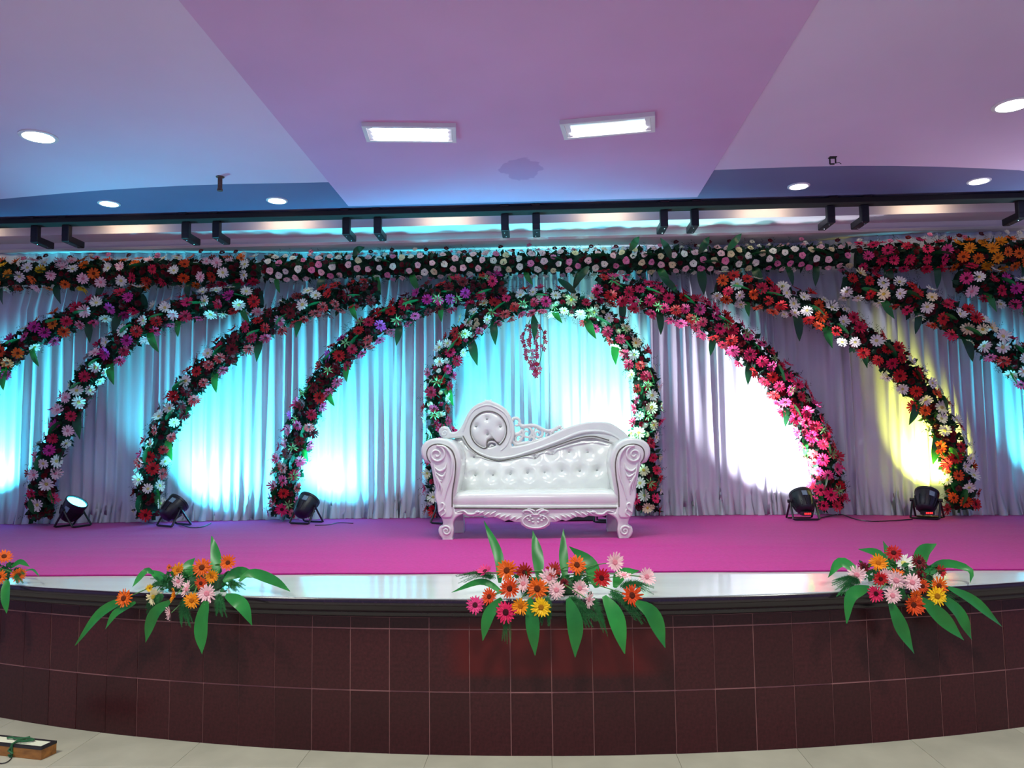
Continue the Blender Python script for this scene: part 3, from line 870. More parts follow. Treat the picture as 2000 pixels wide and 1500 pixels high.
# hanging orchid cluster in the round arch
p0 = atY(1042, 628, curtY(0)-0.28)
t = thing('hanging_orchids', tuple(p0), 'hanging spray of dark pink orchids below the top of the round arch', 'hanging flowers')
om = MB()
for k in range(5):
    a = 2*PI*k/5; d = Vector((math.cos(a), math.sin(a), 0)); q = Vector((-d.y, d.x, 0))
    om.add([(0,0,0), d*.55-q*.32+Vector((0,0,.1)), d*1.0+Vector((0,0,.02)), d*.55+q*.32+Vector((0,0,.1))], [(0,1,2,3)])
om = om.mesh('orchid', MP['crimson'])
for s in (-1, -.35, .3, 1):
    pts = [p0+Vector((s*.03, 0, .02)), p0+Vector((s*.10, -.03, -.14)), p0+Vector((s*.075, -.04, -.33)), p0+Vector((.015+s*.004, -.03, -.48-.08*abs(s)))]
    P = smooth_path([tuple(p) for p in pts], 16)
    MB().tube([Vector(q) for q in P], 0.004, 5).build('stem', M_['stem'], t)
    for q in P[2:]:
        for _ in range(2):
            if rnd() < .62:
                pp = Vector(q)+Vector((U(-.02,.02), U(-.03,0), U(-.01,.01)))
                inst('orchid', om, t, frame_to((U(-1,1), -1, U(-.6,.3)), U(0,6), pp, U(.02,.032)))
lf = MB(); leaf_mb([p0+Vector((0.0,-.02,.06)), p0+Vector((.01,-.07,-.05)), p0+Vector((.005,-.06,-.2))], .07, b=lf)
lf.build('leaf', M_['leafd'], t, smooth=True)

# ------------------------------------------------------------------ top garlands
def garland(px0, px1, py0, py1, hw_px, label, pal, kind, **kw):
    pts = [(px0+(px1-px0)*k/6, py0+(py1-py0)*k/6) for k in range(7)]
    n = 60
    W_ = []
    for px, py in pts: W_.append(tuple(atY(px, py, 7.60)))
    return pts
GG = 'flower garlands along the top of the curtain'
def gar(px0, px1, py0, py1, hw, label, palfun, small, **kw):
    pts = [(px0+(px1-px0)*k/8, py0+(py1-py0)*k/8) for k in range(9)]
    a = dict(dens=1.3, leaves=.42, loops=.40, dy=0.17, leafside=1, palfun=palfun, squash=.9)
    a.update(kw)
    t, at, surf, Lt = arch('flower_garland', pts, hw, label, 'flower garland', GG, ['white'], **a)
    # dark buds sticking up from the upper edge
    for i in range(int(Lt/0.16)):
        s = Lt*(i+rnd())/int(Lt/0.16)
        p, nn, tg, sd = surf(s, -1.5 if at(s)[2].z < 0 else 1.5, 0.0)
        q = p + Vector((U(-.02,.02), -.01, U(.03,.09)))
        col = random.choice(['maroon','maroon','darkred','white','rose'])
        bo = inst('rose', random.choice(RM[col]), t, frame_to((U(-.3,.3), -1, .6), 0, q, .03), 'small %s rose' % NAME[col])
    return t
def pl_left(u, th):
    r = rnd()
    if r < .42: return random.choice(['orange','orange2','orange','rust'])
    if r < .60: return 'palepink'
    if r < .82: return 'white'
    return random.choice(['amber','yellow']) if u < .7 else 'crimson'
gar(-420, 504, 549, 529, 33, 'flower garland with orange, white and pale pink gerberas, at the top left', pl_left, False, gd=.115, smin=.05, smax=.062)
def pl_right(u, th):
    if u < .24: return random.choice(['hotpink','crimson','pink','hotpink'])
    if u < .50: return random.choice(['orange','amber','orange','amber'])
    return random.choice(['pink','palepink','crimson','hotpink'])
gar(1672, 2420, 505, 484, 33, 'flower garland with pink and orange gerberas, at the top right', pl_right, False, gd=.112, smin=.05, smax=.062)
# centre garland of small roses
def gar_roses(px0, px1, py0, py1, hw_px, label):
    pts = [(px0+(px1-px0)*k/8, py0+(py1-py0)*k/8) for k in range(9)]
    t, at, surf, Lt = arch('flower_garland', pts, hw_px, label, 'flower garland', GG, ['white'], dens=0.0, rose_d=0, leaves=.40, loops=.5, dy=.17, squash=.9)
    hw = hw_px*7.65/F
    placed = []; n = 0; rest = MB()
    for step in range(13000):
        s = U(0, Lt); th = U(-1.45, 1.45); v = th*hw
        big = step < 4500
        r = .092 if big else .056
        if any((s-a)**2+(v-c)**2 < (.5*(r+d))**2 for a, c, d in placed): continue
        placed.append((s, v, r))
        p, nn, tg, sd = surf(s, th, .016 if big else -.012)
        col = random.choice(['white','palepink','rose','palepink','white','cream']) if big else random.choice(['maroon','maroon','darkred'])
        Mx = frame_to(nn+Vector((U(-.3,.3),0,U(-.3,.3))), U(0,6), p, U(.034,.044) if big else U(.026,.034))
        if n < 290:
            inst('rose', random.choice(RM[col]), t, Mx, 'small %s rose' % NAME[col]); n += 1
        else:
            me = RM['maroon'][0]
            rest.add([Mx @ v_.co for v_ in me.vertices], [tuple(q.vertices) for q in me.polygons], 0 if not big else 1)
    if rest.f:
        o = rest.build('small_roses', [MP['maroon'], MP['palepink']], t); o['kind'] = 'stuff'
    for i in range(int(Lt/0.2)):
        s = Lt*(i+rnd())/int(Lt/0.2)
        p, nn, tg, sd = surf(s, -1.5 if at(s)[2].z < 0 else 1.5, 0)
        q = p + Vector((U(-.02,.02), -.01, U(.02,.08)))
        col = random.choice(['maroon','maroon','maroon','rose','white'])
        o = inst('bud', random.choice(RM[col]), t, frame_to((U(-.3,.3), -1, .6), 0, q, .028), 'small %s bud' % NAME[col])
    for px, py, tx, ty in ((1230,490,1248,462),(1310,505,1290,465),(1365,495,1385,462),(1420,490,1448,456),(690,500,712,482),(860,565,840,600),(1090,545,1130,580),(1290,540,1325,575),(1150,520,1120,560)):
        a = atY(px, py, 7.55); c = atY(tx, ty+(0 if ty > py else 0), 7.56); m = (a+c)/2+Vector((0,-.05,0))
        leaf_mb([a, m, c], .07, (0,-1,0), 7).build('leaf', M_['leafd'], t, smooth=True)
    return t
gar_roses(518, 1658, 526, 502, 30, 'flower garland of small pink, white and maroon roses, above the sofa')

# ------------------------------------------------------------------ LED uplights on the stage
def par(px, py, Y, pool, col, power, label, yaw=None, display=False, spread=122, axis=None):
    g = atY(px, py, Y); base = Vector((g.x, Y, CZ+0.002))
    tgt = atY(*pool, 7.8); tgt = Vector((tgt.x, curtY(tgt.x)-.02, tgt.z))
    ctr = base + Vector((0, 0, 0.17))
    ax = Vector(axis).normalized() if axis else (tgt-ctr).normalized()
    t = thing('stage_uplight', tuple(base), label, 'stage light', 'black LED uplights on the stage')
    Mx = frame_to(ax, 0, ctr)
    b = MB(); b.lathe([(0.03, -.125), (.055, -.12), (.075, -.095), (.088, -.05), (.098, 0.0), (.100, .06), (.104, .062), (.104, .085), (.094, .085), (.092, .07)], 24, Mx)
    b.f = b.f[:-1]; b.m = b.m[:-1]
    hs = b.build('housing', M_['housing'], t, smooth=True); sub_o(hs, t)
    rb = MB()
    for k in range(12):
        a = 2*PI*k/12; d = Vector((math.cos(a), math.sin(a), 0)); q = Vector((-d.y, d.x, 0))
        vs = []
        for r0, z in ((.078, -.09), (.090, -.05), (.101, 0)):
            for s in (-1, 1): vs += [d*(r0-.006)+q*s*.004+Vector((0,0,z)), d*(r0+.007)+q*s*.004+Vector((0,0,z))]
        rb.add([Mx @ v for v in vs], [(0,1,5,4),(1,3,7,5),(3,2,6,7),(4,5,9,8),(5,7,11,9),(7,6,10,11),(0,2,3,1),(8,9,11,10)])
    tag(rb.build('cooling_fins', M_['housing'], hs), kind='stuff')
    lm_ = mat('lit_lens', (255, 255, 255), 0.3, emit=(tuple(min(255, int(255*c**.45)) for c in col), 9.0), noise=(5, .01, None))
    le = MB().lathe([(.001, .076), (.06, .0755), (.091, .073)], 24, Mx)
    le.build('lens', lm_, t)
    st = MB().box((-.022, -.004, -.03), (.022, .004, .02)); st.v = [tuple(Mx @ (Vector(v)+Vector((0, -.104, .02)))) for v in st.v]
    st.build('sticker', M_['label'], t)
    # two U-shaped floor yokes hinged at the sides of the can
    hd = Vector((ax.x, ax.y, 0)).normalized() if Vector((ax.x, ax.y, 0)).length > .05 else Vector((0,1,0))
    sd = Vector((hd.y, -hd.x, 0))
    for s, sp in ((1, .11), (-1, -.09)):
        foot = hd*sp
        pts = [ctr+sd*.112, ctr+sd*.116+foot*.4-Vector((0,0,.07)), base+sd*.118+foot+Vector((0,0,.012)), base+sd*.10+foot+Vector((0,0,.009)), base-sd*.10+foot+Vector((0,0,.009)), base-sd*.118+foot+Vector((0,0,.012)), ctr-sd*.116+foot*.4-Vector((0,0,.07)), ctr-sd*.112]
        b = MB(); b.tube(pts, .0095, 6); b.build('yoke', M_['black'], t)
    for s in (1, -1):
        kb = MB(); kb.tube([ctr+sd*s*.098, ctr+sd*s*.135], .017, 10); kb.build('knob', M_['black'], t)
    if display:
        d = MB(); c0 = ctr - ax*.085; bk = Vector((0, -1, -.1)).normalized()
        r_ = Vector((1,0,0)); u_ = r_.cross(bk)*-1
        c0 = c0 + bk*.073 + Vector((0,0,-.035))
        pd = MB(); pd.box((c0.x-.05, c0.y+.0, c0.z-.018), (c0.x+.05, c0.y+.07, c0.z+.018), bev=.004); pd.build('control_panel', M_['black'], t)
        for k in range(4):
            x = c0.x-.024+.016*k
            d.box((x-.005, c0.y-.0015, c0.z-.008), (x+.005, c0.y+.001, c0.z+.008))
        tag(d.build('display', M_['led'], t), kind='stuff')
    lp = ctr + ax*.10
    light('uplight_lamp', 'SPOT', lp, col, power, lp+ax, spot_size=math.radians(spread), spot_blend=0.85, shadow_soft_size=0.07)
CYAN = (0.062, 0.76, 1.0)
par(-66, 1030, 7.18, (25, 870), CYAN, P_PAR*1.0, 'black LED uplight beyond the left picture edge, lighting the curtain cyan', spread=104)
par(141, 1026, 7.22, (225, 900), CYAN, P_PAR*.5, 'black LED uplight with its white lens facing the hall, leftmost in view', spread=96, axis=(.55, -.10, .83))
par(338, 1026, 7.20, (455, 880), CYAN, P_PAR*1.1, 'black LED uplight in front of the foot of the red and white arch', spread=122)
par(597, 1024, 7.34, (667, 875), CYAN, P_PAR*.85, 'black LED uplight right of the foot of the all-red arch', spread=122)
par(872, 1018, 7.22, (965, 690), CYAN, P_PAR*.75, 'black LED uplight half hidden behind the left sofa leg', spread=112)
par(1188, 1018, 7.22, (1200, 740), (0.30, 1.0, 0.92), P_PAR*.9, 'black LED uplight hidden behind the right sofa leg', spread=90)
par(1569, 1020, 7.30, (1528, 850), (0.86, 0.84, 1.0), P_PAR*1.1, 'black LED uplight at the foot of the hot pink arch, red display', display=True, spread=112)
par(1811, 1018, 7.28, (1803, 865), (0.96, 1.0, 0.13), P_PAR*.7, 'black LED uplight under the yellow glare, red display', display=True, spread=92)
par(2080, 1015, 7.25, (2030, 800), CYAN, P_PAR*.5, 'black LED uplight beyond the right picture edge', spread=112)

par(2190, 1015, 7.25, (2030, 800), (0.9, 0.84, 1.0), P_PAR*.7, 'black LED uplight far beyond the right picture edge, aimed at the cornice', spread=90, axis=(-.42, .04, .9))
# cables on the carpet
def cable(name, pts, label, r=.005):
    P = [atZ(*q, CZ+.008) for q in pts]
    S = [Vector(p) for p in smooth_path([tuple(p) for p in P], 30)]
    tag(MB().tube(S, r, 6).build(name, M_['black']), label, 'cable')
cable('cable', [(352,1024),(372,1030),(395,1029),(412,1022)], 'thin black cable curling right of the second uplight')
cable('cable', [(1600,1012),(1640,1004.5),(1668,1013),(1700,1018),(1740,1017),(1782,1014)], 'thin black cable joining the two right uplights')
cable('cable', [(615,1026),(640,1025),(662,1021),(690,1022)], 'thin black cable beside the uplight left of the sofa', .004)
# dark plank lying behind the sofa
a = atY(985, 1020, 7.35); c = atY(1160, 1018, 7.35)
pk = MB().box((a.x, 7.33, CZ+.002), (c.x, 7.48, CZ+.075), bev=.01)
tag(pk.build('plank', M_['plank']), 'dark low plank lying on the carpet under and behind the sofa', 'plank')

# ------------------------------------------------------------------ sofa
SB = Vector((atY(1046, 1056, 6.05).x, 6.30, CZ+.001))
sofa = thing('wedding_sofa', tuple(SB), 'white carved sofa with tufted back and round medallion, centre of the stage', 'sofa')
YA = 6.00
CXP = 1046.0
def S(px, py, Y): return atY(px, py, Y)
def mir(pts): return [(2*CXP-x, y) for x, y in pts]
def P2(pts, Y):      # px outline -> (x,z) list on plane Y
    return [(v.x, v.z) for v in (S(x, y, Y) for x, y in pts)]
def curve2(pts, n, Y): 
    return [tuple(v) for v in smooth_path(P2(pts, Y), n)]
def tube_px(mb, pts, Y, r, n=24, k=8, flat=1.0):
    P = smooth_path(P2(pts, Y), n)
    if hasattr(r, '__len__'):
        rr = list(np.interp(np.linspace(0, 1, n), np.linspace(0, 1, len(r)), r))
    else: rr = r
    mb.tube([Vector((x, Y, z)) for x, z in P], rr, k, flat=flat)
def spiral_px(mb, cx, cy, r0, r1, a0, turns, Y, r):
    pts = [(cx+(r0+(r1-r0)*t)*math.cos(a0+2*PI*turns*t), cy-(r0+(r1-r0)*t)*math.sin(a0+2*PI*turns*t)) for t in np.linspace(0, 1, 36)]
    P = P2(pts, Y); rr = list(np.linspace(r, r*.6, 36))
    mb.tube([Vector((x, Y, z)) for x, z in P], rr, 7)
# arms: upholstered roll, wooden scroll front, legs
arm_out = [(832,899),(827,889),(826,878),(830,869),(840,862.5),(854,860),(868,861.5),(880,867),(889,877),(894,890),(895,905),(893,925),(889,950),(886,975),(885,992),(866,992),(857,980),(853,965),(854,945),(850,925),(845,905)]
front = [(840,900),(836,892),(836,882),(841,874),(850,870),(862,870),(874,875),(882,884),(887,897),(888,912),(886,935),(882,960),(881,985),(882,1003),(880,1008),(864,1008),(859,1000),(857,985),(853,970),(855,952),(851,945),(848,925),(844,908)]
legp = [(858,988),(882,988),(888,1003),(898,1003),(893,1006),(886,1012),(882,1022),(883,1034),(882,1042),(880,1050),(880,1058),(868,1058),(866,1050),(861,1044),(859,1036),(861,1030),(866,1028),(868,1020),(864,1008),(860,998)]
for side in (0, 1):
    mm = mir if side else (lambda p: p)
    o = curve2(mm(arm_out) + [mm(arm_out)[0]], 60, YA+.02)[:-1]
    if side: o = o[::-1]
    b = shift(plate(o, [], .50, .018), (0, YA+.02+.25, 0))
    b.build('armrest', M_['leather'], sofa, smooth=True)
    o = curve2(mm(front) + [mm(front)[0]], 60, YA)[:-1]
    if side: o = o[::-1]
    af = shift(plate(o, [], .05, .010), (0, YA, 0)).build('arm_front', M_['frame'], sofa, smooth=True); sub_o(af, sofa)
    # carved scroll and leaves on the front
    b = MB(); Yc = YA-.028
    sg = -1 if side else 1
    cx = 2*CXP-853 if side else 853
    pts = [(cx + sg*( (17-15.5*q)*math.cos(-0.5*PI+ -q*2*PI*1.75+PI)), 888 - (17-15.5*q)*math.sin(-.5*PI - q*2*PI*1.75+PI)) for q in np.linspace(0, 1, 44)]
    P = P2(pts, Yc); b.tube([Vector((x, Yc, z)) for x, z in P], list(np.linspace(.011, .006, 44)), 8, flat=.8)
    tube_px(b, mm([(853,871),(868,873),(879,886),(883,903),(881,930),(873,955),(868,975)]), Yc, [.010,.011,.010,.007,.004])
    tube_px(b, mm([(848,912),(858,920),(868,916),(872,905)]), Yc, [.004,.010,.012,.004])
    tube_px(b, mm([(850,922),(860,930),(866,930),(870,922)]), Yc, [.004,.009,.010,.004])
    tube_px(b, mm([(852,930),(857,940),(862,952),(861,965)]), Yc, [.012,.013,.009,.004])
    tube_px(b, mm([(847,906),(850,925),(856,946),(857,956)]), Yc, [.007,.008,.010,.004])
    for q in ((861,940),(859,946),(864,934)):
        v = S(*mm([q])[0], Yc); b.ball(v, .009, 8, 5)
    tube_px(b, mm([(858,1000),(866,993),(867,985),(862,983),(861,988)]), Yc, [.006,.009,.009,.007,.004])
    tube_px(b, mm([(862,1008),(869,1002),(868,995),(864,996)]), Yc, [.005,.008,.007,.004])
    tag(b.build('carving', M_['frame'], af, smooth=True), kind='stuff')
    # front leg with scroll foot
    o = curve2(mm(legp) + [mm(legp)[0]], 56, YA)[:-1]
    if side: o = o[::-1]
    lg = shift(plate(o, [], .11, .012), (0, YA+.05, 0)); 
    lg.v = [(x, y, max(z, CZ+.001)) for x, y, z in lg.v]
    lo = lg.build('leg', M_['frame'], sofa, smooth=True); sub_o(lo, sofa)
    b = MB(); cx = 2*CXP-871.5 if side else 871.5
    pts = [(cx + sg*((10-9*q)*math.cos(PI*.8 - q*2*PI*1.6)), 1037 - (10-9*q)*math.sin(PI*.8 - q*2*PI*1.6)) for q in np.linspace(0, 1, 36)]
    P = P2(pts, YA-.008); b.tube([Vector((x, YA-.008, z)) for x, z in P], list(np.linspace(.009, .006, 36)), 8)
    b.build('scroll', M_['frame'], lo, smooth=True)
    # rear leg: curved board
    rx = S(895 if not side else 1197, 1030, 6.5).x
    b = MB()
    hgt = .25
    prof = [(0.0, 6.52, .06), (.10, 6.50, .05), (.18, 6.46, .055), (hgt+.06, 6.44, .07)]
    P = [[(rx-.05, y-w, CZ+.001+z) , (rx+.05, y-w, CZ+.001+z), (rx+.05, y+w, CZ+.001+z), (rx-.05, y+w, CZ+.001+z), (rx-.05, y-w, CZ+.001+z)] for z, y, w in prof]
    b.grid(P); q = len(b.v); b.add([P[0][k] for k in range(4)], [(0,1,2,3)])
    b.build('leg', M_['frame'], sofa)
    # piping round the arm front
    b = MB(); tube_px(b, mm([(841,904),(835,894),(834,882),(839,873),(849,868),(862,868),(875,873),(884,882),(889,897),(890,912),(888,935),(884,960),(883,990)]), YA-.022, .0055, 50, 6)
    b.build('piping', M_['piping'], sofa)

# seat
a = S(884, 991, YA+.03); c = S(1209, 991, YA+.03); tz = S(1046, 960, YA+.03).z
n1 = 26
rowsP = []
prof = [(YA+.030, a.z), (YA+.018, a.z+.03), (YA+.016, tz-.05), (YA+.022, tz-.022), (YA+.045, tz-.004), (YA+.10, tz+.004), (YA+.25, tz+.006), (YA+.50, tz-.004), (YA+.50, a.z), (YA+.03, a.z)]
for i in range(n1+1):
    x = a.x + (c.x-a.x)*i/n1
    e = min(1, min(i, n1-i)/1.5)
    rowsP.append([(x, y, z - (1-e)*(.012 if z > a.z+.04 else 0)) for y, z in prof])
b = MB().grid(rowsP)
for r in (rowsP[0], rowsP[-1]): b.add(r[:-1], [tuple(range(len(r)-1))])
b.build('seat_cushion', M_['leather'], sofa, smooth=True)
b = MB(); tube_px(b, [(884,992),(950,992.5),(1046,993.5),(1140,993),(1208,992)], YA+.003, .0065, 30, 6); b.build('piping', M_['piping'], sofa)

# apron: scalloped rail with carving and a medallion
ap_top = [(884,989),(1208,989)]
ap_bot = [(1208,1003),(1198,1003),(1190,1001),(1180,1006),(1165,1007),(1150,1005),(1140,1009),(1125,1007),(1115,1012),(1105,1016),(1098,1013),(1085,1018),(1074,1018),(1072,1024),(1062,1031),(1046,1033),(1030,1031),(1020,1024),(1018,1018),(1006,1018),(994,1013),(986,1016),(977,1012),(966,1008),(955,1009),(942,1005),(927,1007),(912,1006),(902,1001),(894,1003),(884,1003)]
o = P2(ap_top, YA+.01) + P2(ap_bot, YA+.01)
ap = shift(plate(o, [], .045, .008), (0, YA+.03, 0)).build('apron', M_['frame'], sofa, smooth=True); sub_o(ap, sofa)
b = MB(); Yf = YA-.002
k = 0
for s in (0, 1):
    mm = mir if s else (lambda p: p)
    tube_px(b, mm([(892,1001),(905,998),(914,1004),(925,1004),(934,1000),(945,1003)]), Yf, [.003,.007,.009,.008,.008,.004])
    for (x, y) in ((930,1001),(941,1002),(952,1004),(963,1003),(972,1007),(982,1009),(992,1009),(1003,1012),(1013,1013)):
        tube_px(b, mm([(x-6, y+3), (x, y-1), (x+6, y-4)]), Yf, [.003, .010, .003], 8, 6)
    tube_px(b, mm([(1042,1006),(1036,999),(1028,997),(1021,1000),(1026,1003)]), Yf, [.008,.010,.009,.007,.003])
    tube_px(b, mm([(1044,998),(1036,995),(1030,993.5)]), Yf, [.007,.008,.003], 10)
    for (x, y) in ((1030,1013),(1036,1009),(1034,1017),(1040,1014),(1041,1020)):
        v = S(*mm([(x, y)])[0], Yf); b.ball(v, .011, 8, 5, sc=(1, .8, .8))
v = S(1046, 1017, Yf)
ell = [(1046+25*math.cos(q), 1018-13*math.sin(q)) for q in np.linspace(0, 2*PI, 32)]
tube_px(b, ell, Yf, .007, 40, 6)
tag(b.build('carving', M_['frame'], ap, smooth=True), kind='stuff')
# seat box behind the apron
MB().box((a.x+.02, YA+.05, a.z-.04), (c.x-.02, YA+.5, a.z)).build('seat_frame', M_['frame'], sofa)

# backrest: tufted field below the wavy rail
YB0, YB1 = 6.40, 6.56
rail_bot = [(880,870),(904,851),(917,872),(940,890),(970,899.5),(995,897),(1037,887),(1087,870),(1125,857),(1157,852),(1190,860),(1214,872)]
buttons = [(925,893),(1045,894),(1079,886),(1112,883.5),(1148,883.5),(929,928),(963.5,928),(997,926),(1030.5,923.5),(1063.5,922.5),(1097.5,920),(1132,919.5),(1166,918.5)]
rbx = smooth_path(rail_bot, 120)
NXb, NZb = 100, 40
bw = [S(x, y, YB0+.06) for x, y in buttons]
P = []; Pback = []
zb = tz - .06
for j in range(NZb+1):
    row = []; rowb = []
    for i in range(NXb+1):
        px = 882 + (1210-882)*i/NXb
        py = np.interp(px, rbx[:, 0], rbx[:, 1]) - 5
        top = S(px, py, YB1)
        x = top.x; v = j/NZb
        z = zb + (top.z-zb)*v
        y = YB0 + (YB1-YB0)*min(1.2, (z-zb)/.55)
        bul = .045*math.sin(PI*min(1, max(0, v)))**.6 * min(1, (1-v)*9)
        ex = min(1, min(i, NXb-i)/5)
        y -= bul*(.4+.6*ex)
        dent = 0
        for q in bw:
            d2 = ((x-q.x)/.055)**2 + ((z-q.z)/.05)**2
            if d2 < 16: dent += .030*math.exp(-d2*1.6) + .012*math.exp(-d2*12)
        y += dent*min(1, (1-v)*7) + .004*math.sin(x*37)*math.sin(z*41+1)
        row.append((x, y, z)); rowb.append((x, YB1+.05, z))
    P.append(row); Pback.append(rowb)
b = MB().grid(P); b.grid(Pback, flip=True)
bk = b.build('backrest', M_['leather'], sofa, smooth=True); sub_o(bk, sofa)
autosmooth(bk, 180)
for q in bw:
    x, z = q.x, q.z
    # nearest surface point
    best = min((abs(pt[0]-x)+abs(pt[2]-z), pt[1]) for r in P for pt in r)
    b = MB().ball((x, best[1]-.002, z), .011, 10, 6, sc=(1, .6, 1)); b.build('button', M_['button'], bk, smooth=True)

# crest rail
rail_top = [(985,872),(995,876),(1025,872),(1062,860),(1100,842),(1137,830),(1170,827),(1195,832),(1222,852),(1228,862)]
rt_ = smooth_path(rail_top, 40); rb_ = smooth_path([(1214,872),(1190,860),(1157,852),(1125,857),(1087,870),(1037,887),(995,897),(970,900),(940,890),(917,872),(904,851)], 50)
YR = 6.52
wing = [(896,852),(880,853),(872,854),(865,851),(861,845),(862,839),(867,836),(873,837),(876,842),(880,847),(890,847),(899,842),(907,830),(914,815),(922,802),(933,793),(943,789),(953,785),(964,789),(976,794),(988,804),(996,818),(1001,835),(1001,852),(995,866)]
outl = [tuple(p) for p in smooth_path(wing, 70)] + [tuple(p) for p in rt_[2:]] + [tuple(p) for p in rb_]
med = [(954+36*math.cos(q), 840-37.5*math.sin(q)) for q in np.linspace(0, 2*PI, 41)[:-1]]
o = P2(outl, YR); h = P2(med, YR)
fr = shift(plate(o, [h], .07, .016, 3), (0, YR, 0)).build('back_frame', M_['frame'], sofa, smooth=True); sub_o(fr, sofa)
b = MB(); Yf = YR-.034
tube_px(b, [tuple(p) for p in smooth_path([(904,843),(912,822),(921,806),(934,796),(953,791),(973,798),(988,810),(996,828),(997,848),(990,868),(978,880)], 40)], Yf, .008, 44, 8)
tube_px(b, [(908,853),(918,872),(938,886),(968,895),(1000,892),(1040,880),(1090,862),(1130,846),(1165,842),(1195,848),(1215,862)], Yf, [.004,.010,.013,.013,.013,.014,.016,.013,.008], 60, 8)
pts = [(868.5+(8-7*q)*math.cos(PI*.3+q*2*PI*1.4), 845-(8-7*q)*math.sin(PI*.3+q*2*PI*1.4)) for q in np.linspace(0, 1, 30)]
Pq = P2(pts, Yf); b.tube([Vector((x, Yf, z)) for x, z in Pq], .006, 7)
pts = [(962+(14-13*q)*math.cos(PI*1.05-q*2*PI*1.4), 872-(12-11*q)*math.sin(PI*1.05-q*2*PI*1.4)) for q in np.linspace(0, 1, 36)]
Pq = P2(pts, Yf+.01); b.tube([Vector((x, Yf+.01, z)) for x, z in Pq], list(np.linspace(.012, .007, 36)), 8)
# crest ornament of small leaves
for (x, y, dx, dyy) in ((953,786,0,-5),(946,788,-6,-3),(960,788,6,-3),(950,784,-4,-5),(957,784,4,-5),(935,792,-7,0),(972,793,7,2),(927,797,-6,2),(984,800,6,3),(920,803,-5,4),(993,810,5,5),(941,789,-6,-2),(966,789,6,-1)):
    tube_px(b, [(x-dx*.6, y-dyy*.6), (x, y), (x+dx*.7, y+dyy*.7)], YR-.01, [.003, .012, .003], 9, 7)
tag(b.build('carving', M_['frame'], fr, smooth=True), kind='stuff')
b = MB()
tube_px(b, rail_bot[1:-1], YR-.058, .0055, 60, 6)
b.build('piping', M_['piping'], sofa)
# medallion cushion with a cut lower edge
mo = []
for q in np.linspace(0, 2*PI, 49)[:-1]:
    a_ = PI/2 + q
    r = 1.0
    mo.append((954+35.5*math.cos(a_), 840-37*math.sin(a_)))
notch = [(975,868.5),(969,862),(965,858),(958,858),(953,861),(951,866),(950.5,874)]
mo2 = [p for p in mo if not (949 < p[0] < 976 and p[1] > 858)]
k = max(range(len(mo2)), key=lambda i: math.hypot(mo2[i][0]-mo2[i-1][0], mo2[i][1]-mo2[i-1][1]))
mo2 = mo2[k:] + mo2[:k]
mo2 = mo2 + notch[::-1]
# radial pad bulging to the front with four button dents
cen = (951, 838)
mb_ = [(951.5,818),(930.5,832),(977.5,832),(952.5,848)]
outline = mo2
def chk(o):
    return o
N = len(outline)
rings = []
YM = YR-.01
bws = [S(x, y, YM) for x, y in mb_]
for r in np.linspace(0.0, 1, 15):
    row = []
    for (x, y) in outline + [outline[0]]:
        v = S(cen[0]+(x-cen[0])*r, cen[1]+(y-cen[1])*r, YM)
        yy = YM - .045*(1-r**4)**.6
        for q in bws:
            d2 = ((v.x-q.x)/.035)**2+((v.z-q.z)/.035)**2
            if d2 < 12: yy += .022*math.exp(-d2*1.5)+.008*math.exp(-d2*10)
        row.append((v.x, yy, v.z))
    rings.append(row)
b = MB().grid(rings)
mc = b.build('medallion_cushion', M_['leather'], sofa, smooth=True); sub_o(mc, sofa); autosmooth(mc, 180)
MB().prism(P2([(954+37*math.cos(q), 840-38.5*math.sin(q)) for q in np.linspace(0, 2*PI, 33)[:-1]], YR), YR+.0, YR+.03).build('medallion_back', M_['frame'], sofa)
b = MB(); tube_px(b, outline + [outline[0]], YR-.036, .0055, 90, 6); b.build('piping', M_['piping'], sofa)
for q in bws:
    MB().ball((q.x, YM-.045+.026, q.z), .012, 10, 6, sc=(1, .6, 1)).build('button', M_['button'], mc, smooth=True)
# openwork scrolls between the medallion and the rail
b = MB(); Yo = YR+.005
tube_px(b, [(998,826),(1003,818),(1010,817),(1015,823),(1013,830),(1006,831)], Yo, [0.0135,0.0149,0.0149,0.0149,0.0121,0.0081], 30)
tube_px(b, [(1012,825),(1019,832),(1026,832),(1036,831),(1046,832),(1058,838),(1070,842),(1083,839),(1091,833)], Yo, [0.0135,0.0175,0.0162,0.0175,0.0175,0.0162,0.0162,0.0162,0.0135], 50)
tube_px(b, [(999,842),(1006,848),(1014,846),(1020,838)], Yo, [0.0162,0.0175,0.0162,0.0081], 20)
tube_px(b, [(997,858),(1003,864),(1010,868),(1022,866),(1034,864)], Yo, [0.0135,0.0175,0.0175,0.0162,0.0135], 24)
for cx, cy, r0, a0, tn in ((1029,846,13,2.2,-1.3),(1051,847,11,1.9,-1.3),(1014,858,10,0.5,1.2),(1070,850,8,2.4,-1.1),(1037,858,8,3.6,1.0)):
    spiral_px(b, cx, cy, r0, 2.0, a0, tn, Yo, 0.0135)
tube_px(b, [(1040,862),(1056,858),(1072,854),(1088,846)], Yo, [0.0108,0.0121,0.0121,0.0081], 20)
for x, y in ((1093,834),(1097,838),(1087,838),(1079,843)):
    v = S(x, y, Yo); b.ball(v, 0.0189, 9, 6)
tube_px(b, [(1020,838),(1022,848),(1018,858),(1004,872)], Yo, [0.0108,0.0121,0.0121,0.0108], 20)
tube_px(b, [(1046,834),(1042,844),(1044,856),(1050,864)], Yo, [0.0081,0.0108,0.0108,0.0081], 20)
tube_px(b, [(996,868),(1000,874),(1006,877)], Yo, 0.0135, 12)
tag(b.build('openwork_scroll', M_['frame'], sofa, smooth=True), kind='stuff')

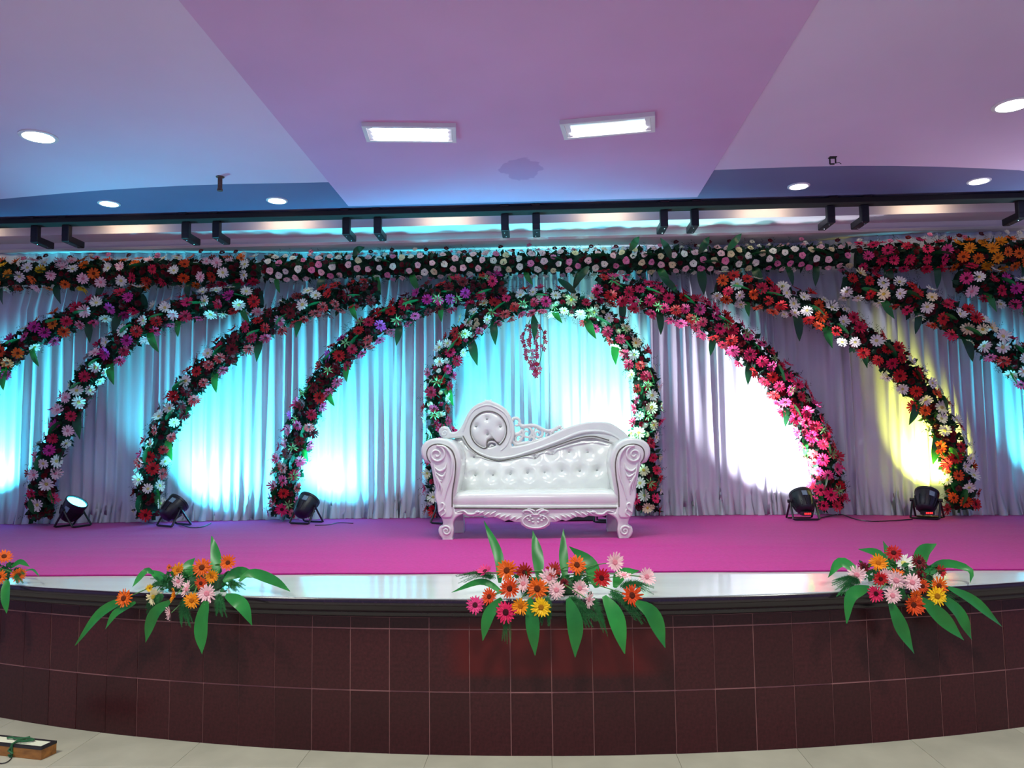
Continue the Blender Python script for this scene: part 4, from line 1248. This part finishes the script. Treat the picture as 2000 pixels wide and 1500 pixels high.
# ------------------------------------------------------------------ flower arrangements on the stage edge
def lipY(px):
    x = (px-1064)/F*3.8
    for _ in range(3):
        y = arcY(x, LIP); x = (px-1064)/F*y
    return y
def arrangement(label, ox, oy, sc, flowers, leaves, ferns, root):
    def px(x, y): return ox+x/sc, oy+y/sc
    rp = px(*root); Yl = lipY(rp[0])
    g = atZ(rp[0], rp[1], SZ); rx = g.x
    R0 = Vector((rx, Yl+.14, SZ+.006))
    t = thing('flower_arrangement', tuple(R0), label, 'flower arrangement', 'flower arrangements on the stage edge')
    MB().box((rx-.13, Yl+.07, SZ+.006), (rx+.13, Yl+.20, SZ+.07), bev=.012).build('foam_block', M_['foam'], t)
    hub = R0 + Vector((0, -.02, .05))
    def place(x, y, up_off=.10):
        a, c = px(x, y); yl = lipY(a)
        p = atY(a, c, yl+.10)
        if p.z < SZ+.09:                      # low blooms lean out over the edge
            f = min(1, (SZ+.09-p.z)/.12)
            p = atY(a, c, yl+.10-.17*f)
        else:
            p = atY(a, c, yl+.10+min(.12, (p.z-SZ-.09)*.5))
        return p
    for (x, y, r, col, *rest) in flowers:
        tilt = rest[0] if rest else None
        p = place(x, y) + Vector((0, U(-.03, .01), 0))
        rad = 1.08*r/sc*p.y/F
        d = (p-hub); n = (Vector((0, -1, .25)) + d.normalized()*.35 + Vector((U(-.2,.2), 0, U(-.15,.15)))).normalized()
        if tilt: n = Vector(tilt).normalized()
        k = random.randrange(3)
        o = inst('gerbera', BIG[col][k], t, frame_to(n, U(0,6), p, rad), '%s gerbera' % NAME[col])
        o['_o'] = (0,0,0)
        cc = bpy.data.objects.new('flower_centre', BC[col]); C.objects.link(cc); cc.parent = o
        # stem
        q = hub + Vector((U(-.08,.08), U(-.03,.03), 0))
        m = (p+q)/2 - n*.03 + Vector((0, .02, .03))
        P = smooth_path([tuple(p-n*.004), tuple(m), tuple(q)], 7)
        Mi = (frame_to(n, 0, p, 1.0)).inverted()
        b = MB().tube([Vector(v) for v in P], .0028, 5)
        b.build('stem', M_['stem'], t)
    for pts, w in leaves:
        W3 = [place(*q) for q in pts]
        # behind the blooms when upright, falling in front of the nosing when hanging
        out = []
        for q, v in zip(pts, W3):
            a, c = px(*q)
            if pts[-1][1] > pts[0][1]+60:
                yl = lipY(a); y = v.y
                out.append(atY(a, c, min(v.y, yl+.10) - .01))
            else:
                out.append(atY(a, c, v.y+.06))
        ww = .90*w/sc*3.75/F
        leaf_mb(out, ww, (U(-.25,.25), -1, .25), 12, fold=U(.12,.3)).build('leaf', M_['leaf'], t, smooth=True)
    # feathery fern
    fb = MB()
    for (x, y, ex, ey, nf) in ferns:
        for _ in range(int(nf*1.7)):
            a = place(x+U(-20,20), y+U(-15,15)); e = place(ex+U(-60,60), ey+U(-45,45))
            a = a+Vector((0,.03,0)); 
            m = (a+e)/2+Vector((0,-.01,.02)); P = [Vector(v) for v in smooth_path([tuple(a), tuple(m), tuple(e)], 14)]
            for i in range(13):
                d = P[i+1]-P[i]; dn = d.normalized(); s = dn.cross(Vector((0,-1,.2))).normalized()
                fb.add([P[i]-s*.0007, P[i]+s*.0007, P[i+1]+s*.0005, P[i+1]-s*.0005], [(0,1,2,3)])
                ln = .030*(1-i/15)
                for sg in (-1, 1):
                    for q in range(2):
                        c = P[i]+d*(q*.5); tip = c + (s*sg*.8 + dn*.7 + Vector((0,U(-.5,.3),0))).normalized()*ln*U(.6,1.2)
                        fb.add([c-dn*.0017, c+dn*.0017, tip], [(0,1,2)])
    o = fb.build('fern_sprays', M_['fern'], t); o['kind'] = 'stuff'
    # low dense greenery over the foam
    gb = MB()
    for _ in range(160):
        p = hub + Vector((U(-.18,.18), U(-.06,.09), U(-.06,.04)))
        leaflets(gb, p, (0,-1,.3), 1, .01, .036)
    o = gb.build('greenery', M_['fern'], t); o['kind'] = 'stuff'
    return t

arrangement('flower arrangement with pink, orange and pale gerberas, widest, in front of the sofa', 860, 1010, 4.348,
 [(385,455,66,'pink',(-.3,-.5,.9)),(570,450,92,'orange'),(720,465,74,'rust'),(965,450,66,'rust'),(1155,400,84,'orange'),(1480,385,80,'palepink'),(1745,500,74,'palepink'),(1365,520,80,'red'),
  (1555,490,70,'palepink',(.1,-.25,1)),(595,600,84,'orange2'),(705,570,70,'palepink'),(825,600,90,'orange'),(925,520,82,'palepink'),(985,620,72,'palepink'),(1050,555,42,'darkred'),(1180,600,72,'palepink'),
  (1255,690,66,'palepink',(.8,-.6,-.1)),(1620,660,90,'orange2'),(420,670,68,'orange2'),(295,750,74,'pink'),(560,800,88,'hotpink'),(685,745,72,'amber'),(855,765,80,'yellow')],
 [([(505,560),(495,330),(370,30)],95),([(840,540),(825,330),(785,115)],115),([(1060,545),(1045,300),(1045,100)],90),([(1330,600),(1270,400),(1095,250)],140),([(540,650),(350,548),(95,640)],62),
  ([(1480,600),(1540,480),(1690,455)],110),([(520,690),(410,830),(360,1050)],105),([(765,690),(785,930),(805,1175)],125),([(1085,690),(1140,900),(1145,1190)],145),([(1390,670),(1490,850),(1565,1160)],150),([(1660,720),(1800,830),(1910,1110)],140)],
 [(1100,700,1300,900,10),(900,700,900,900,8),(1450,650,1700,880,8),(1550,600,1760,620,8),(1150,560,1200,470,6),(450,520,180,520,5),(1300,700,1400,980,4),(560,800,550,1040,3)], (960,620))
arrangement('flower arrangement with orange, amber and pale pink gerberas, left of the centre one', 130, 1030, 4.444,
 [(1190,345,82,'orange'),(1400,310,70,'orange'),(975,370,66,'amber'),(905,345,30,'orange'),(1270,425,58,'amber'),(965,470,58,'palepink'),(1165,485,55,'orange2'),(1040,540,68,'palepink',(-.6,-.7,.4)),(1240,565,80,'palepink'),
  (1105,625,70,'amber'),(960,580,62,'amber',(-.8,-.5,.1)),(515,610,78,'orange'),(720,530,36,'yellow'),(740,605,72,'cream',(.9,-.45,0)),(910,740,66,'palepink',(-.9,-.4,-.1))],
 [([(1290,450),(1300,270),(1260,75)],120),([(1080,440),(1060,340),(1115,265)],145),([(890,480),(800,420),(710,370)],95),([(760,400),(690,380),(570,520)],70),([(1360,470),(1500,390),(1660,435)],115),
  ([(1500,470),(1600,395),(1800,460),(1940,555)],105),([(560,600),(300,740),(75,1025)],95),([(600,650),(430,740),(335,885)],75),([(900,640),(760,760),(685,1000)],115),([(1215,640),(1175,850),(1175,1105)],155),([(1380,590),(1520,670),(1610,850)],125)],
 [(800,600,740,740,9),(1000,640,1040,830,9),(1300,600,1340,740,7),(1400,520,1500,520,9),(850,520,780,480,6)], (1100,560))
arrangement('flower arrangement with red, white, pink and yellow gerberas, right of the centre one', 1580, 1040, 4.762,
 [(785,190,72,'red'),(625,280,78,'amber'),(885,295,88,'white'),(1000,270,70,'darkred'),(510,325,52,'darkred',(-.7,-.7,.2)),(450,400,80,'palepink'),(690,385,58,'palepink'),(825,385,58,'orange',(0,-.4,1)),(660,430,64,'red'),
  (805,445,84,'palepink'),(945,460,80,'palepink'),(1220,370,64,'red'),(1040,400,52,'darkred'),(1160,415,48,'white'),(1060,500,64,'orange2'),(1190,490,78,'orange'),(1185,590,86,'yellow'),(620,565,74,'hotpink',(-.7,-.7,.1)),
  (750,575,74,'palepink'),(985,590,58,'orange'),(950,665,90,'orange2')],
 [([(800,350),(740,200),(690,80)],95),([(760,370),(640,200),(460,155)],95),([(1000,350),(1060,180),(1185,105)],155),([(500,420),(300,275),(175,420)],105),([(1050,400),(1250,290),(1490,345),(1498,470)],95),
  ([(560,510),(390,590),(350,845)],125),([(740,620),(840,850),(980,1130)],155),([(1030,610),(1230,790),(1440,1000)],155),([(1240,600),(1400,760),(1515,1000)],145),([(1290,510),(1530,640),(1800,880)],110)],
 [(480,470,260,480,9),(430,500,280,560,6),(1100,520,1350,640,6),(850,560,850,600,5),(1200,430,1150,330,3)], (880,480))
arrangement('flower arrangement with orange gerberas, cut by the left picture edge', 0, 1030, 8.333,
 [(50,480,125,'orange',(.5,-.6,.6)),(310,770,115,'orange',(.7,-.7,.1)),(0,800,115,'orange'),(-200,560,130,'palepink'),(-260,800,120,'amber'),(-420,650,125,'orange2')],
 [([(110,860),(95,1150),(110,1400)],200),([(180,660),(330,560),(480,640)],110),([(420,700),(540,690),(645,805)],45),([(-250,880),(-330,1100),(-420,1330)],190),([(-150,600),(-170,350),(-200,150)],190)],
 [(200,760,350,740,9),(150,800,330,900,6)], (40,800))

# ------------------------------------------------------------------ wooden box on the hall floor
fr_ = atZ(80, 1485, 0); br_ = atZ(104, 1471.5, 0)
ln_ = .42; hh = .056
d1 = (atZ(0, 1476, 0)-fr_); d1.z = 0; d1.normalize()
d2 = (br_-fr_); d2.z = 0; wd_ = max(.09, d2.length); d2 = Vector((-d1.y, d1.x, 0)); d2 = d2 if d2.y > 0 else -d2
t = thing('wooden_box', tuple(fr_), 'low brown wooden box tied with green string on the hall floor', 'box')
def obb(b, u0, u1, v0, v1, z0, z1):
    vs = [fr_ + d1*u + d2*v + Vector((0,0,z)) for z in (z0, z1) for u, v in ((u0,v0),(u1,v0),(u1,v1),(u0,v1))]
    b.add(vs, [(3,2,1,0),(4,5,6,7),(0,1,5,4),(1,2,6,5),(2,3,7,6),(3,0,4,7)]); return b
obb(MB(), 0, ln_, 0, wd_, .001, hh).build('body', M_['boxwood'], t)
b = MB()
for u0, u1, v0, v1 in ((0, ln_, 0, .012), (0, ln_, wd_-.012, wd_), (0, .016, .012, wd_-.012), (ln_-.016, ln_, .012, wd_-.012)): obb(b, u0-.001, u1+.001, v0-.001, v1+.001, hh-.008, hh+.004)
b.build('rim', M_['boxrim'], t)
obb(MB(), .016, ln_-.016, .012, wd_-.012, hh, hh+.0015).build('lid', M_['boxtop'], t)
b = MB()
u = .175
loop = [(u, -.004, .002), (u, -.004, hh+.006), (u+.01, wd_*.5, hh+.008), (u, wd_+.004, hh+.006), (u, wd_+.004, .002)]
b.tube([fr_+d1*p+d2*q+Vector((0,0,z)) for p, q, z in loop], .006, 6)
for ph in (0, 1):
    lp = [(u, .02, hh+.010), (u-.05, .03+.02*ph, hh+.012), (u-.07, .06, hh+.010), (u-.02, .07, hh+.012), (u+.04+.05*ph, .05, hh+.010), (u+.08, .075, hh+.008)]
    P = smooth_path([tuple(fr_+d1*p+d2*q+Vector((0,0,z))) for p, q, z in lp], 24); b.tube([Vector(v) for v in P], .0035, 5)
lp = [(u, -.006, hh-.004), (u+.012, -.010, hh*.6), (u-.012, -.010, hh*.4), (u+.010, -.010, hh*.2), (u, -.008, .006)]
b.tube([fr_+d1*p+d2*q+Vector((0,0,z)) for p, q, z in lp], .006, 6)
b.build('string', M_['string'], t)
P = [atZ(*q, .004) for q in ((-60,1480),(-20,1488),(5,1491),(16,1487),(23,1480))]
S_ = [Vector(v) for v in smooth_path([tuple(p) for p in P], 20)]
tag(MB().tube(S_, .0025, 5).build('wire', M_['black']), 'thin grey wire lying on the floor by the wooden box', 'wire')

# ------------------------------------------------------------------ added unseen fill lights over the hall floor, brightening the stage front
for i, (x, y) in enumerate(((-3.2, 2.2), (-0.2, 1.6), (2.8, 2.2))):
    light('hall_fill', 'AREA', (x, y, ZP-.03), (0.95, 1.0, 0.90), P_FILL/3, (x, y, 0), shape='DISK', size=.5, spread=math.radians(140))
for o in SC.objects:
    if '_o' in o: del o['_o']
